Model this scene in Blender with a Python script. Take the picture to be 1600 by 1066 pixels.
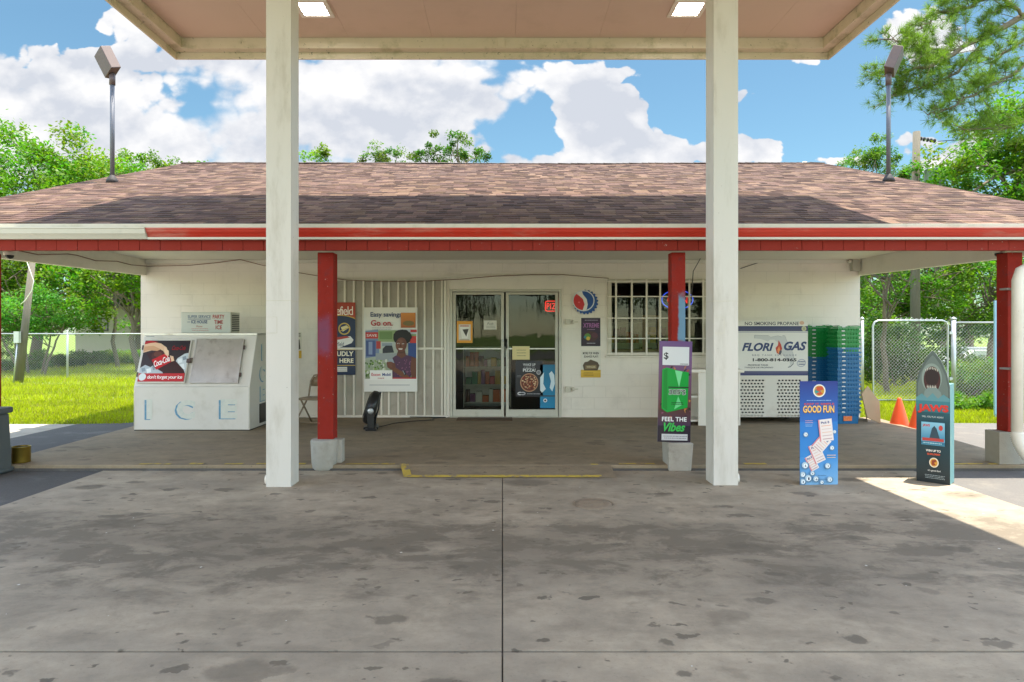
import bpy, math, random
import numpy as np
from mathutils import Vector, Matrix
random.seed(7)
C = bpy.context.scene.collection
R = math.radians
for o in list(bpy.data.objects): bpy.data.objects.remove(o)

# ------------------------------------------------------------------ camera, world, sun, exposure
F = 1000.0; CX = 785.0; CY = 521.0; H = 1.52
cam = bpy.data.cameras.new('camera'); co = bpy.data.objects.new('camera', cam); C.objects.link(co)
co.location = (0, 0, H); co.rotation_euler = (R(90), 0, 0)
cam.sensor_width = 36; cam.lens = F * 36 / 1600
cam.shift_x = (800 - CX) / 1600; cam.shift_y = -(533 - CY) / 1600
cam.clip_start = 0.05; cam.clip_end = 1500
bpy.context.scene.camera = co
SD = Vector((0.17, 0.05, 1.0)).normalized()            # direction to the sun
S_ELEV = math.asin(SD.z); S_ROT = math.atan2(SD.x, SD.y)
sun = bpy.data.lights.new('sun', 'SUN'); so = bpy.data.objects.new('sun', sun); C.objects.link(so)
sun.energy = 2.9; sun.angle = R(0.5); sun.color = (1, 0.93, 0.80)
so.rotation_euler = (-SD).to_track_quat('-Z', 'Y').to_euler(); so.location = (0, 0, 30)
vs = bpy.context.scene.view_settings
vs.view_transform = 'Standard'; vs.look = 'None'; vs.gamma = 1; vs.use_curve_mapping = False
vs.exposure = 2.0

W = bpy.data.worlds.new("World"); bpy.context.scene.world = W; W.use_nodes = True
nt = W.node_tree; nt.nodes.clear()
def nd(t, **k):
    n = nt.nodes.new(t)
    for a, b in k.items(): setattr(n, a, b)
    return n
def mth(op, a, b=None, c=None, clamp=False):
    n = nd('ShaderNodeMath', operation=op); n.use_clamp = clamp
    for i, v in enumerate((a, b, c)):
        if v is None: continue
        if isinstance(v, (int, float)): n.inputs[i].default_value = v
        else: nt.links.new(v, n.inputs[i])
    return n.outputs[0]
def sstep(x, a, b):
    n = nd('ShaderNodeMapRange', interpolation_type='SMOOTHSTEP'); nt.links.new(x, n.inputs[0])
    n.inputs[1].default_value = a; n.inputs[2].default_value = b
    return n.outputs[0]
def build_world():
    tc = nd('ShaderNodeTexCoord'); sp = nd('ShaderNodeSeparateXYZ'); nt.links.new(tc.outputs['Generated'], sp.inputs[0])
    X, Y, Z = sp.outputs
    ay = mth('MAXIMUM', mth('ABSOLUTE', Y), 0.12)
    u = mth('DIVIDE', X, ay); v = mth('DIVIDE', Z, ay)
    cmb = nd('ShaderNodeCombineXYZ'); nt.links.new(u, cmb.inputs[0]); nt.links.new(mth('MULTIPLY', v, 1.35), cmb.inputs[1])
    nt.links.new(mth('GREATER_THAN', Y, 0), cmb.inputs[2])
    def noise(scale, detail, rough=0.55, off=(0, 0, 0), dist=0.0):
        mp = nd('ShaderNodeMapping'); nt.links.new(cmb.outputs[0], mp.inputs[0]); mp.inputs[1].default_value = off
        n = nd('ShaderNodeTexNoise'); nt.links.new(mp.outputs[0], n.inputs['Vector'])
        n.inputs['Scale'].default_value = scale; n.inputs['Detail'].default_value = detail
        n.inputs['Roughness'].default_value = rough; n.inputs['Distortion'].default_value = dist
        return n.outputs[0]
    def vor(scale, off=(0, 0, 0)):
        mp = nd('ShaderNodeMapping'); nt.links.new(cmb.outputs[0], mp.inputs[0]); mp.inputs[1].default_value = off
        wn = nd('ShaderNodeTexNoise'); nt.links.new(mp.outputs[0], wn.inputs['Vector']); wn.inputs['Scale'].default_value = 14; wn.inputs['Detail'].default_value = 4
        va = nd('ShaderNodeVectorMath', operation='MULTIPLY_ADD'); nt.links.new(wn.outputs['Color'], va.inputs[0]); va.inputs[1].default_value = (.07,) * 3
        nt.links.new(mp.outputs[0], va.inputs[2])
        n = nd('ShaderNodeTexVoronoi', feature='SMOOTH_F1'); nt.links.new(va.outputs[0], n.inputs['Vector'])
        n.inputs['Scale'].default_value = scale; n.inputs['Smoothness'].default_value = .25
        return n.outputs['Distance']
    blobs = [(120, 170, 230, 120, 1.1), (560, 190, 290, 110, 1.2), (330, 40, 200, 60, .8), (660, 120, 120, 60, .5), (40, 250, 300, 60, .5),
             (30, 30, 75, 26, -1.6), (285, 165, 95, 40, -.62), (118, 62, 55, 14, -.45), (825, 195, 60, 52, -.8), (785, 165, 50, 22, .55), (800, 235, 70, 14, .35),
             (925, 140, 78, 48, 1.3), (925, 205, 52, 45, 1.1), (985, 222, 50, 36, 1.05), (1070, 245, 60, 24, .8), (870, 255, 70, 18, .7),
             (1185, 235, 52, 36, .95), (1152, 165, 26, 34, .7), (1258, 98, 40, 10, .5),
             (1430, 60, 75, 60, .95), (1490, 235, 110, 42, .95), (1300, 252, 60, 10, .7)]
    d = None
    for (px, py, a, b, amp) in blobs:
        du = mth('DIVIDE', mth('SUBTRACT', u, (px - CX) / F), a / F); dv = mth('DIVIDE', mth('SUBTRACT', v, (CY - py) / F), b / F)
        e = mth('EXPONENT', mth('MULTIPLY', mth('ADD', mth('MULTIPLY', du, du), mth('MULTIPLY', dv, dv)), -1.0))
        e = mth('MULTIPLY', e, amp); d = e if d is None else mth('ADD', d, e)
    # higher up, and behind the camera, broken cloud everywhere
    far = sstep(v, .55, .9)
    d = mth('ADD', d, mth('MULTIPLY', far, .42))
    n1 = noise(6.5, 12, .62); bil = mth('ADD', mth('MULTIPLY', vor(14), .6), mth('MULTIPLY', vor(34, (2, 5, 0)), .4))
    dn = mth('ADD', mth('ADD', d, mth('MULTIPLY', mth('SUBTRACT', n1, .5), 1.25)), mth('MULTIPLY', mth('SUBTRACT', .36, bil), 1.15))
    soft = noise(2.3, 3, .5, (7, 3, 0)); wid = mth('MULTIPLY', mth('MULTIPLY', sstep(soft, .42, .66), sstep(u, .12, -.1)), .5)
    mask = nd('ShaderNodeMapRange', interpolation_type='SMOOTHSTEP'); nt.links.new(dn, mask.inputs[0]); nt.links.new(mth('SUBTRACT', .38, mth('MULTIPLY', wid, .35)), mask.inputs[1]); nt.links.new(mth('ADD', .48, wid), mask.inputs[2]); mask = mask.outputs[0]
    # body tone of the clouds: bright towards edges and tops, lilac grey within
    n2 = noise(4.2, 9, .55, (3.1, 1.7, 0)); n2b = noise(4.2, 9, .55, (3.1, 1.7 - .035, 0)); bil2 = bil
    relief = mth('MULTIPLY', mth('SUBTRACT', n2, n2b), 4.5)
    inner = sstep(dn, .7, 1.35)
    tone = mth('ADD', mth('SUBTRACT', mth('SUBTRACT', 1.0, mth('MULTIPLY', inner, .55)), mth('MULTIPLY', bil2, 1.05)), relief)
    tone = mth('ADD', tone, mth('MULTIPLY', mth('SUBTRACT', n2, .45), 1.1), clamp=True)
    cm = nd('ShaderNodeMix', data_type='RGBA'); nt.links.new(tone, cm.inputs[0])
    cm.inputs[6].default_value = (1.72, 1.82, 2.02, 1); cm.inputs[7].default_value = (2.75, 2.72, 2.7, 1)
    back = sstep(mth('MULTIPLY', Y, -1.0), -.1, .2); hot = mth('MAXIMUM', sstep(v, .5, .95), mth('MULTIPLY', back, .8))  # unseen sky overhead and behind the camera brightened and warmed as added fill
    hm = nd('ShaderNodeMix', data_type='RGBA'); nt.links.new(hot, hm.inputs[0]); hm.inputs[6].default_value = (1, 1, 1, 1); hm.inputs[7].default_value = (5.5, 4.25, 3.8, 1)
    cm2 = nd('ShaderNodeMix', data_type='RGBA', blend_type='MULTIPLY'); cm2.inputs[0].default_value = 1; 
    sky = nd('ShaderNodeTexSky', sky_type='NISHITA'); sky.sun_disc = False
    sky.sun_elevation = S_ELEV; sky.sun_rotation = S_ROT; sky.air_density = 1.0; sky.dust_density = .4; sky.ozone_density = 2.0
    sk = nd('ShaderNodeMix', data_type='RGBA', blend_type='MULTIPLY'); sk.inputs[0].default_value = 1
    nt.links.new(sky.outputs[0], sk.inputs[6]); sk.inputs[7].default_value = SKYMUL
    mx = nd('ShaderNodeMix', data_type='RGBA'); nt.links.new(mask, mx.inputs[0]); nt.links.new(sk.outputs[2], mx.inputs[6]); nt.links.new(cm.outputs[2], mx.inputs[7])
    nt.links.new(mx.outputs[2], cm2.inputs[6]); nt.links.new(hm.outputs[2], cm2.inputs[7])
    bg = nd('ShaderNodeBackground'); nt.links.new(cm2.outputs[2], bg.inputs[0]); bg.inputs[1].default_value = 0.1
    out = nd('ShaderNodeOutputWorld'); nt.links.new(bg.outputs[0], out.inputs[0])
LAMP = 12.0
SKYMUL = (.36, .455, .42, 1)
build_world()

# ------------------------------------------------------------------ helpers
def X_(px, d): return (px - CX) * d / F
def Z_(py, d): return H - (py - CY) * d / F
def lin(c):
    if isinstance(c, str):
        c = c.lstrip('#'); c = [int(c[i:i + 2], 16) / 255 for i in (0, 2, 4)]
        return tuple((x / 12.92 if x <= .04045 else ((x + .055) / 1.055) ** 2.4) for x in c)
    return tuple(c)
class MB:
    """collects shapes into one mesh"""
    def __init__(s): s.v = []; s.f = []; s.m = []; s.sm = []; s.c = []; s.cur = 0
    def add(s, vs, fs, smooth=False, col=None):
        b = len(s.v); s.v += [tuple(p) for p in vs]
        for f in fs:
            s.f.append([b + i for i in f]); s.m.append(s.cur); s.sm.append(smooth); s.c.append(col)
    def box(s, x0, x1, y0, y1, z0, z1, M=None, col=None):
        vs = [Vector(p) for p in ((x0, y0, z0), (x1, y0, z0), (x1, y1, z0), (x0, y1, z0), (x0, y0, z1), (x1, y0, z1), (x1, y1, z1), (x0, y1, z1))]
        if M is not None: vs = [M @ p for p in vs]
        s.add(vs, [(0, 3, 2, 1), (4, 5, 6, 7), (0, 1, 5, 4), (1, 2, 6, 5), (2, 3, 7, 6), (3, 0, 4, 7)], col=col)
    def beam(s, p, q, w, h, up=(0, 0, 1)):
        p = Vector(p); q = Vector(q); d = (q - p); L = d.length; d.normalize(); u = Vector(up)
        a = d.cross(u); a.normalize(); b = a.cross(d)
        M = Matrix((( a.x, d.x, b.x, p.x), (a.y, d.y, b.y, p.y), (a.z, d.z, b.z, p.z), (0, 0, 0, 1)))
        s.box(-w / 2, w / 2, 0, L, -h / 2, h / 2, M)
    def tube(s, pts, r, n=8, cap=True, closed=False):
        pts = [Vector(p) for p in pts]; N = len(pts)
        rr = r if isinstance(r, (list, tuple)) else [r] * N
        up = None; vs = []
        for i, p in enumerate(pts):
            t = (pts[(i + 1) % N] - pts[i - 1]) if closed else (pts[min(i + 1, N - 1)] - pts[max(i - 1, 0)])
            t.normalize()
            if up is None: up = Vector((0, 0, 1)) if abs(t.z) < .9 else Vector((1, 0, 0))
            a = t.cross(up)
            if a.length < 1e-4: a = t.cross(Vector((1, .3, 0)))
            a.normalize(); b = a.cross(t); b.normalize(); up = b
            for k in range(n):
                an = 2 * math.pi * k / n; vs.append(p + a * math.cos(an) * rr[i] + b * math.sin(an) * rr[i])
        fs = []
        for i in range(N if closed else N - 1):
            j = (i + 1) % N
            for k in range(n): fs.append((i * n + k, i * n + (k + 1) % n, j * n + (k + 1) % n, j * n + k))
        if cap and not closed: fs += [tuple(range(n))[::-1], tuple((N - 1) * n + k for k in range(n))]
        s.add(vs, fs, True)
    def lathe(s, prof, c=(0, 0, 0), n=24, M=None, smooth=True):
        vs = []
        for (r, z) in prof:
            for k in range(n):
                an = 2 * math.pi * k / n; p = Vector((c[0] + r * math.cos(an), c[1] + r * math.sin(an), c[2] + z)); vs.append(M @ p if M is not None else p)
        fs = []
        for i in range(len(prof) - 1):
            for k in range(n): fs.append((i * n + k, i * n + (k + 1) % n, (i + 1) * n + (k + 1) % n, (i + 1) * n + k))
        fs += [tuple(range(n))[::-1], tuple((len(prof) - 1) * n + k for k in range(n))]
        s.add(vs, fs, smooth)
    def prism(s, poly, axis, a, b, smooth=False):
        """poly: 2-D outline; extruded along axis from a to b"""
        def mk(p, t): return {'x': (t, p[0], p[1]), 'y': (p[0], t, p[1]), 'z': (p[0], p[1], t)}[axis]
        n = len(poly); s.add([mk(p, a) for p in poly] + [mk(p, b) for p in poly],
                             [tuple(range(n))[::-1], tuple(range(n, 2 * n))] + [(i, (i + 1) % n, n + (i + 1) % n, n + i) for i in range(n)], smooth)
    def build(s, name, mat, parent=None, world=True, bevel=0, fix=True, xf=None):
        me = bpy.data.meshes.new(name); o = bpy.data.objects.new(name, me); C.objects.link(o)
        vs = s.v
        if xf is not None: vs = [tuple(xf @ Vector(p)) for p in vs]
        if parent is not None and world:
            off = Vector(parent.location)
            pp = parent.parent
            while pp is not None: off = off + Vector(pp.location); pp = pp.parent
            vs = [tuple(Vector(p) - off) for p in vs]
        me.from_pydata(vs, [], s.f)
        for m in (mat if isinstance(mat, (list, tuple)) else [mat]): me.materials.append(m)
        me.polygons.foreach_set('material_index', s.m); me.polygons.foreach_set('use_smooth', s.sm)
        if any(c is not None for c in s.c):
            at = me.color_attributes.new('Col', 'FLOAT_COLOR', 'CORNER'); data = []
            for f, c in zip(s.f, s.c):
                c = c or (.8, .8, .8)
                for i in range(len(f)):
                    cc = c[i] if isinstance(c[0], (list, tuple)) else c
                    data += [cc[0], cc[1], cc[2], 1]
            at.data.foreach_set('color', data)
        if fix:
            import bmesh
            bm = bmesh.new(); bm.from_mesh(me); bmesh.ops.recalc_face_normals(bm, faces=bm.faces); bm.to_mesh(me); bm.free()
        if bevel:
            md = o.modifiers.new('bevel', 'BEVEL'); md.width = bevel; md.segments = 2; md.limit_method = 'ANGLE'; md.angle_limit = R(40)
        if parent is not None: o.parent = parent
        me.update(); return o
def tag(o, label=None, cat=None, group=None, kind=None):
    if label: o['label'] = label
    if cat: o['category'] = cat
    if group: o['group'] = group
    if kind: o['kind'] = kind
    return o
def thing(name, label, cat, loc=(0, 0, 0), rz=0, group=None):
    o = bpy.data.objects.new(name, None); C.objects.link(o); o.location = loc; o.rotation_euler = (0, 0, rz)
    o.empty_display_size = .1
    return tag(o, label, cat, group)
def kids(o): return [c for c in bpy.data.objects if c.parent == o]
def copy_tree(o, parent=None):
    c = o.copy(); C.objects.link(c)
    if parent is not None: c.parent = parent
    for ch in kids(o): copy_tree(ch, c)
    return c

# ------------------------------------------------------------------ materials
MATS = {}
def pm(name, col, rough=.6, metal=0, var=.12, scale=4, bump=0, bscale=40, dirt=None, spec=.5, dscale=3, damt=.5, stretch=None, fleck=None, fscale=28, fth=.66):
    m = bpy.data.materials.new(name); m.use_nodes = True; t = m.node_tree; N = t.nodes; L = t.links
    b = N['Principled BSDF']; b.inputs['Roughness'].default_value = rough; b.inputs['Metallic'].default_value = metal
    b.inputs['Specular IOR Level'].default_value = spec
    tc = N.new('ShaderNodeTexCoord'); src = tc.outputs['Object']
    if stretch:
        mp = N.new('ShaderNodeMapping'); mp.inputs['Scale'].default_value = stretch; L.new(src, mp.inputs[0]); src = mp.outputs[0]
    col = lin(col)
    ns = N.new('ShaderNodeTexNoise'); ns.inputs['Scale'].default_value = scale; ns.inputs['Detail'].default_value = 6; ns.inputs['Roughness'].default_value = .6
    L.new(src, ns.inputs['Vector'])
    mx = N.new('ShaderNodeMix'); mx.data_type = 'RGBA'; L.new(ns.outputs[0], mx.inputs[0])
    mx.inputs[6].default_value = (*[c * (1 - var) for c in col], 1); mx.inputs[7].default_value = (*[min(1, c * (1 + var)) for c in col], 1)
    outc = mx.outputs[2]
    if dirt:
        n2 = N.new('ShaderNodeTexNoise'); n2.inputs['Scale'].default_value = dscale; n2.inputs['Detail'].default_value = 9; n2.inputs['Roughness'].default_value = .68
        L.new(src, n2.inputs['Vector'])
        r = N.new('ShaderNodeMapRange'); r.interpolation_type = 'SMOOTHSTEP'; L.new(n2.outputs[0], r.inputs[0]); r.inputs[1].default_value = .5; r.inputs[2].default_value = .72; r.inputs[4].default_value = damt
        m2 = N.new('ShaderNodeMix'); m2.data_type = 'RGBA'; L.new(r.outputs[0], m2.inputs[0]); L.new(outc, m2.inputs[6]); m2.inputs[7].default_value = (*lin(dirt), 1); outc = m2.outputs[2]
    if fleck:
        n4 = N.new('ShaderNodeTexNoise'); n4.inputs['Scale'].default_value = fscale; n4.inputs['Detail'].default_value = 3; n4.inputs['Roughness'].default_value = .7; L.new(tc.outputs['Object'], n4.inputs['Vector'])
        r4 = N.new('ShaderNodeMapRange'); L.new(n4.outputs[0], r4.inputs[0]); r4.inputs[1].default_value = fth; r4.inputs[2].default_value = fth + .03; r4.inputs[4].default_value = .8
        m4 = N.new('ShaderNodeMix'); m4.data_type = 'RGBA'; L.new(r4.outputs[0], m4.inputs[0]); L.new(outc, m4.inputs[6]); m4.inputs[7].default_value = (*lin(fleck), 1); outc = m4.outputs[2]
    L.new(outc, b.inputs['Base Color'])
    if bump:
        n3 = N.new('ShaderNodeTexNoise'); n3.inputs['Scale'].default_value = bscale; n3.inputs['Detail'].default_value = 5; L.new(tc.outputs['Object'], n3.inputs['Vector'])
        bp = N.new('ShaderNodeBump'); bp.inputs['Strength'].default_value = bump; bp.inputs['Distance'].default_value = .01; L.new(n3.outputs[0], bp.inputs['Height']); L.new(bp.outputs[0], b.inputs['Normal'])
    MATS[name] = m; return m
def attrmat(name, rough=.5, spec=.4, noise=0, bump=0, bscale=60):
    m = bpy.data.materials.new(name); m.use_nodes = True; t = m.node_tree; N = t.nodes; L = t.links
    b = N['Principled BSDF']; b.inputs['Roughness'].default_value = rough; b.inputs['Specular IOR Level'].default_value = spec
    a = N.new('ShaderNodeAttribute'); a.attribute_name = 'Col'; c = a.outputs['Color']
    tc = N.new('ShaderNodeTexCoord')
    if noise:
        n = N.new('ShaderNodeTexNoise'); n.inputs['Scale'].default_value = 50; n.inputs['Detail'].default_value = 4; n.inputs['Roughness'].default_value = .7; L.new(tc.outputs['Object'], n.inputs['Vector'])
        r = N.new('ShaderNodeMapRange'); L.new(n.outputs[0], r.inputs[0]); r.inputs[1].default_value = .3; r.inputs[2].default_value = .7; r.inputs[3].default_value = 1 - noise; r.inputs[4].default_value = 1 + noise
        v = N.new('ShaderNodeVectorMath'); v.operation = 'SCALE'; L.new(c, v.inputs[0]); L.new(r.outputs[0], v.inputs['Scale']); c = v.outputs[0]
    L.new(c, b.inputs['Base Color'])
    if bump:
        n3 = N.new('ShaderNodeTexNoise'); n3.inputs['Scale'].default_value = bscale; n3.inputs['Detail'].default_value = 4; L.new(tc.outputs['Object'], n3.inputs['Vector'])
        bp = N.new('ShaderNodeBump'); bp.inputs['Strength'].default_value = bump; bp.inputs['Distance'].default_value = .01; L.new(n3.outputs[0], bp.inputs['Height']); L.new(bp.outputs[0], b.inputs['Normal'])
    return m
def leafmat(name, tr=.45):
    m = bpy.data.materials.new(name); m.use_nodes = True; t = m.node_tree; N = t.nodes; L = t.links; N.clear()
    a = N.new('ShaderNodeAttribute'); a.attribute_name = 'Col'
    d = N.new('ShaderNodeBsdfPrincipled'); d.inputs['Roughness'].default_value = .5; d.inputs['Specular IOR Level'].default_value = .25; L.new(a.outputs['Color'], d.inputs['Base Color'])
    tl = N.new('ShaderNodeBsdfTranslucent'); v = N.new('ShaderNodeVectorMath'); v.operation = 'MULTIPLY'; L.new(a.outputs['Color'], v.inputs[0]); v.inputs[1].default_value = (1.25, 1.45, .55); L.new(v.outputs[0], tl.inputs[0])
    mx = N.new('ShaderNodeMixShader'); mx.inputs[0].default_value = tr; L.new(d.outputs[0], mx.inputs[1]); L.new(tl.outputs[0], mx.inputs[2])
    o = N.new('ShaderNodeOutputMaterial'); L.new(mx.outputs[0], o.inputs[0]); return m
def glassmat(name, tint=(.75, .8, .78), wob=.0):
    m = bpy.data.materials.new(name); m.use_nodes = True; t = m.node_tree; N = t.nodes; L = t.links; N.clear()
    tr = N.new('ShaderNodeBsdfTransparent'); tr.inputs[0].default_value = (*tint, 1)
    g = N.new('ShaderNodeBsdfGlossy'); g.inputs['Roughness'].default_value = .02; g.inputs[0].default_value = (.5, .5, .48, 1)
    f = N.new('ShaderNodeFresnel'); f.inputs[0].default_value = 1.45
    if wob:
        tc = N.new('ShaderNodeTexCoord'); mp = N.new('ShaderNodeMapping'); mp.inputs['Scale'].default_value = (3.5, 1, .55); L.new(tc.outputs['Object'], mp.inputs[0])
        n = N.new('ShaderNodeTexNoise'); n.inputs['Scale'].default_value = 1.6; n.inputs['Detail'].default_value = 2; L.new(mp.outputs[0], n.inputs['Vector'])
        bp = N.new('ShaderNodeBump'); bp.inputs['Strength'].default_value = wob; bp.inputs['Distance'].default_value = .05; L.new(n.outputs[0], bp.inputs['Height']); L.new(bp.outputs[0], g.inputs['Normal'])
    mx = N.new('ShaderNodeMixShader'); L.new(f.outputs[0], mx.inputs[0]); L.new(tr.outputs[0], mx.inputs[1]); L.new(g.outputs[0], mx.inputs[2])
    o = N.new('ShaderNodeOutputMaterial'); L.new(mx.outputs[0], o.inputs[0]); return m
def emit(name, col, s):
    m = bpy.data.materials.new(name); m.use_nodes = True; b = m.node_tree.nodes['Principled BSDF']
    b.inputs['Emission Color'].default_value = (*lin(col), 1); b.inputs['Emission Strength'].default_value = s; b.inputs['Base Color'].default_value = (*lin(col), 1); return m

def blockwall():
    m = pm('painted_block', (.82, .755, .66), .7, var=.05, scale=1.5, dirt=(.5, .45, .38), dscale=1.6, damt=.28)
    t = m.node_tree; N = t.nodes; L = t.links; b = N['Principled BSDF']; tc = N['Texture Coordinate']
    sp = N.new('ShaderNodeSeparateXYZ'); L.new(tc.outputs['Object'], sp.inputs[0]); cb = N.new('ShaderNodeCombineXYZ')
    ad = N.new('ShaderNodeMath'); L.new(sp.outputs[0], ad.inputs[0]); L.new(sp.outputs[1], ad.inputs[1]); L.new(ad.outputs[0], cb.inputs[0]); L.new(sp.outputs[2], cb.inputs[1])
    br = N.new('ShaderNodeTexBrick'); L.new(cb.outputs[0], br.inputs['Vector']); br.inputs['Scale'].default_value = 1
    br.inputs['Brick Width'].default_value = .4; br.inputs['Row Height'].default_value = .2; br.inputs['Mortar Size'].default_value = .006; br.inputs['Mortar Smooth'].default_value = .6
    br.inputs['Color1'].default_value = (1, 1, 1, 1); br.inputs['Color2'].default_value = (.93, .93, .93, 1); br.inputs['Mortar'].default_value = (0, 0, 0, 1)
    ns = N.new('ShaderNodeTexNoise'); ns.inputs['Scale'].default_value = 30; ns.inputs['Detail'].default_value = 6; L.new(tc.outputs['Object'], ns.inputs['Vector'])
    pn = N.new('ShaderNodeTexNoise'); pn.inputs['Scale'].default_value = 1.3; pn.inputs['Detail'].default_value = 3; L.new(tc.outputs['Object'], pn.inputs['Vector'])
    pr = N.new('ShaderNodeMapRange'); L.new(pn.outputs[0], pr.inputs[0]); pr.inputs[1].default_value = .38; pr.inputs[2].default_value = .62; pr.inputs[3].default_value = .1; pr.inputs[4].default_value = 1
    mu = N.new('ShaderNodeMath'); mu.operation = 'MULTIPLY'; L.new(br.outputs['Color'], mu.inputs[0]); L.new(pr.outputs[0], mu.inputs[1])
    ma = N.new('ShaderNodeMath'); ma.operation = 'MULTIPLY_ADD'; L.new(ns.outputs[0], ma.inputs[0]); ma.inputs[1].default_value = .25; L.new(mu.outputs[0], ma.inputs[2])
    bp = N.new('ShaderNodeBump'); bp.inputs['Strength'].default_value = .5; bp.inputs['Distance'].default_value = .006; L.new(ma.outputs[0], bp.inputs['Height']); L.new(bp.outputs[0], b.inputs['Normal'])
    old = b.inputs['Base Color'].links[0].from_socket
    f = N.new('ShaderNodeMath'); f.operation = 'MULTIPLY'; L.new(br.outputs['Fac'], f.inputs[0]); L.new(pr.outputs[0], f.inputs[1])
    f2 = N.new('ShaderNodeMath'); f2.operation = 'MULTIPLY'; L.new(f.outputs[0], f2.inputs[0]); f2.inputs[1].default_value = .22
    mm = N.new('ShaderNodeMix'); mm.data_type = 'RGBA'; L.new(f2.outputs[0], mm.inputs[0]); L.new(old, mm.inputs[6]); mm.inputs[7].default_value = (.4, .36, .3, 1); L.new(mm.outputs[2], b.inputs['Base Color'])
    return m
def concrete(name, base, band=True, stain=1.0, warm=(.21, .18, .145)):
    m = bpy.data.materials.new(name); m.use_nodes = True; t = m.node_tree; N = t.nodes; L = t.links; b = N['Principled BSDF']; b.inputs['Roughness'].default_value = .75; b.inputs['Specular IOR Level'].default_value = .3
    tc = N.new('ShaderNodeTexCoord'); src = tc.outputs['Object']
    def mp(s, o=(0, 0, 0)):
        n = N.new('ShaderNodeMapping'); n.inputs['Scale'].default_value = s; n.inputs['Location'].default_value = o; L.new(src, n.inputs[0]); return n.outputs[0]
    def ns(v, sc, de=8, ro=.6, di=0):
        n = N.new('ShaderNodeTexNoise'); n.inputs['Scale'].default_value = sc; n.inputs['Detail'].default_value = de; n.inputs['Roughness'].default_value = ro; n.inputs['Distortion'].default_value = di; L.new(v, n.inputs['Vector']); return n.outputs[0]
    def mr(x, a, b_, c=0, d=1):
        n = N.new('ShaderNodeMapRange'); n.interpolation_type = 'SMOOTHSTEP'; L.new(x, n.inputs[0]); n.inputs[1].default_value = a; n.inputs[2].default_value = b_; n.inputs[3].default_value = c; n.inputs[4].default_value = d; return n.outputs[0]
    def mix(f, a, c):
        n = N.new('ShaderNodeMix'); n.data_type = 'RGBA'; L.new(f, n.inputs[0])
        for s_, v in ((6, a), (7, c)):
            if isinstance(v, tuple): n.inputs[s_].default_value = (*v, 1)
            else: L.new(v, n.inputs[s_])
        return n.outputs[2]
    def mt(op, a, c):
        n = N.new('ShaderNodeMath'); n.operation = op
        for i, v in enumerate((a, c)):
            if isinstance(v, (int, float)): n.inputs[i].default_value = v
            else: L.new(v, n.inputs[i])
        return n.outputs[0]
    dark = tuple(c * .42 for c in base); light = tuple(min(1, c * 1.3) for c in base)
    c = mix(mr(ns(mp((1.0, 1.3, 1)), 3.2, 12, .72), .3, .7), tuple(x * .84 for x in base), tuple(min(1, x * 1.16) for x in base))
    c = mix(mr(ns(mp((.8, 1.0, 1), (5, 2, 0)), 1.1, 6, .6), .42, .66, 0, .4), c, warm)
    # broad tyre and oil grime
    g = mr(ns(mp((.8, 1.25, 1), (2, 9, 0)), 2.4, 12, .74, .3), .42, .68)
    if band:
        sp = N.new('ShaderNodeSeparateXYZ'); L.new(src, sp.inputs[0])
        yy = mt('DIVIDE', mt('SUBTRACT', sp.outputs[1], 4.6), .95); bandf = mt('EXPONENT', mt('MULTIPLY', mt('MULTIPLY', yy, yy), -1.0), 0)
        g = mt('MULTIPLY', g, mt('ADD', mt('MULTIPLY', bandf, .85), .3))
        g = mt('ADD', g, mt('MULTIPLY', bandf, mr(ns(mp((.5, 1, 1), (7, 1, 0)), .9, 9, .66), .22, .55, 0, .72)))
    else: g = mt('MULTIPLY', g, .5)
    c = mix(mt('MULTIPLY', g, .95 * stain), c, dark)
    # separate drips: distorted cells with random size
    for sc, th, am, off in ((2.6, .19, .7, 0), (5.5, .19, .75, 3), (9, .17, .9, 8), (1.5, .15, .6, 5), (3.6, .19, .65, 12), (14, .16, .8, 2)):
        vm = N.new('ShaderNodeVectorMath'); vm.operation = 'MULTIPLY_ADD'
        nn = N.new('ShaderNodeTexNoise'); nn.inputs['Scale'].default_value = 5; nn.inputs['Detail'].default_value = 4; nn.inputs['Roughness'].default_value = .65; L.new(src, nn.inputs['Vector'])
        L.new(nn.outputs['Color'], vm.inputs[0]); vm.inputs[1].default_value = (.28, .2, 0); L.new(mp((.8, 1.25, 0), (off, off * .7, 0)), vm.inputs[2])
        v = N.new('ShaderNodeTexVoronoi'); v.inputs['Scale'].default_value = sc; L.new(vm.outputs[0], v.inputs['Vector'])
        sx = N.new('ShaderNodeSeparateColor'); L.new(v.outputs['Color'], sx.inputs[0])
        rad = mt('MULTIPLY', mt('POWER', sx.outputs[0], 2.6), th * 2.0)
        f = mr(mt('SUBTRACT', rad, v.outputs['Distance']), -.07, .10) if sc < 3 else mr(mt('SUBTRACT', rad, v.outputs['Distance']), -.05, .08)
        f = mt('MULTIPLY', f, mt('MULTIPLY', mr(sx.outputs[1], .25, .8), am * stain))
        c = mix(f, c, tuple(x * .3 for x in base))
    c = mix(mr(ns(src, 60, 4, .75), .56, .72, 0, .45), c, dark)
    c = mix(mr(ns(mp((1, 1, 1), (3, 3, 0)), 17, 8, .75), .54, .7, 0, .3), c, dark)
    c = mix(mr(ns(mp((1, 1, 1), (9, 1, 0)), 24, 6, .75), .6, .72, 0, .25), c, light)
    L.new(c, b.inputs['Base Color'])
    bp = N.new('ShaderNodeBump'); bp.inputs['Strength'].default_value = .25; bp.inputs['Distance'].default_value = .006; L.new(ns(src, 55, 7, .7), bp.inputs['Height']); L.new(bp.outputs[0], b.inputs['Normal'])
    return m

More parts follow.
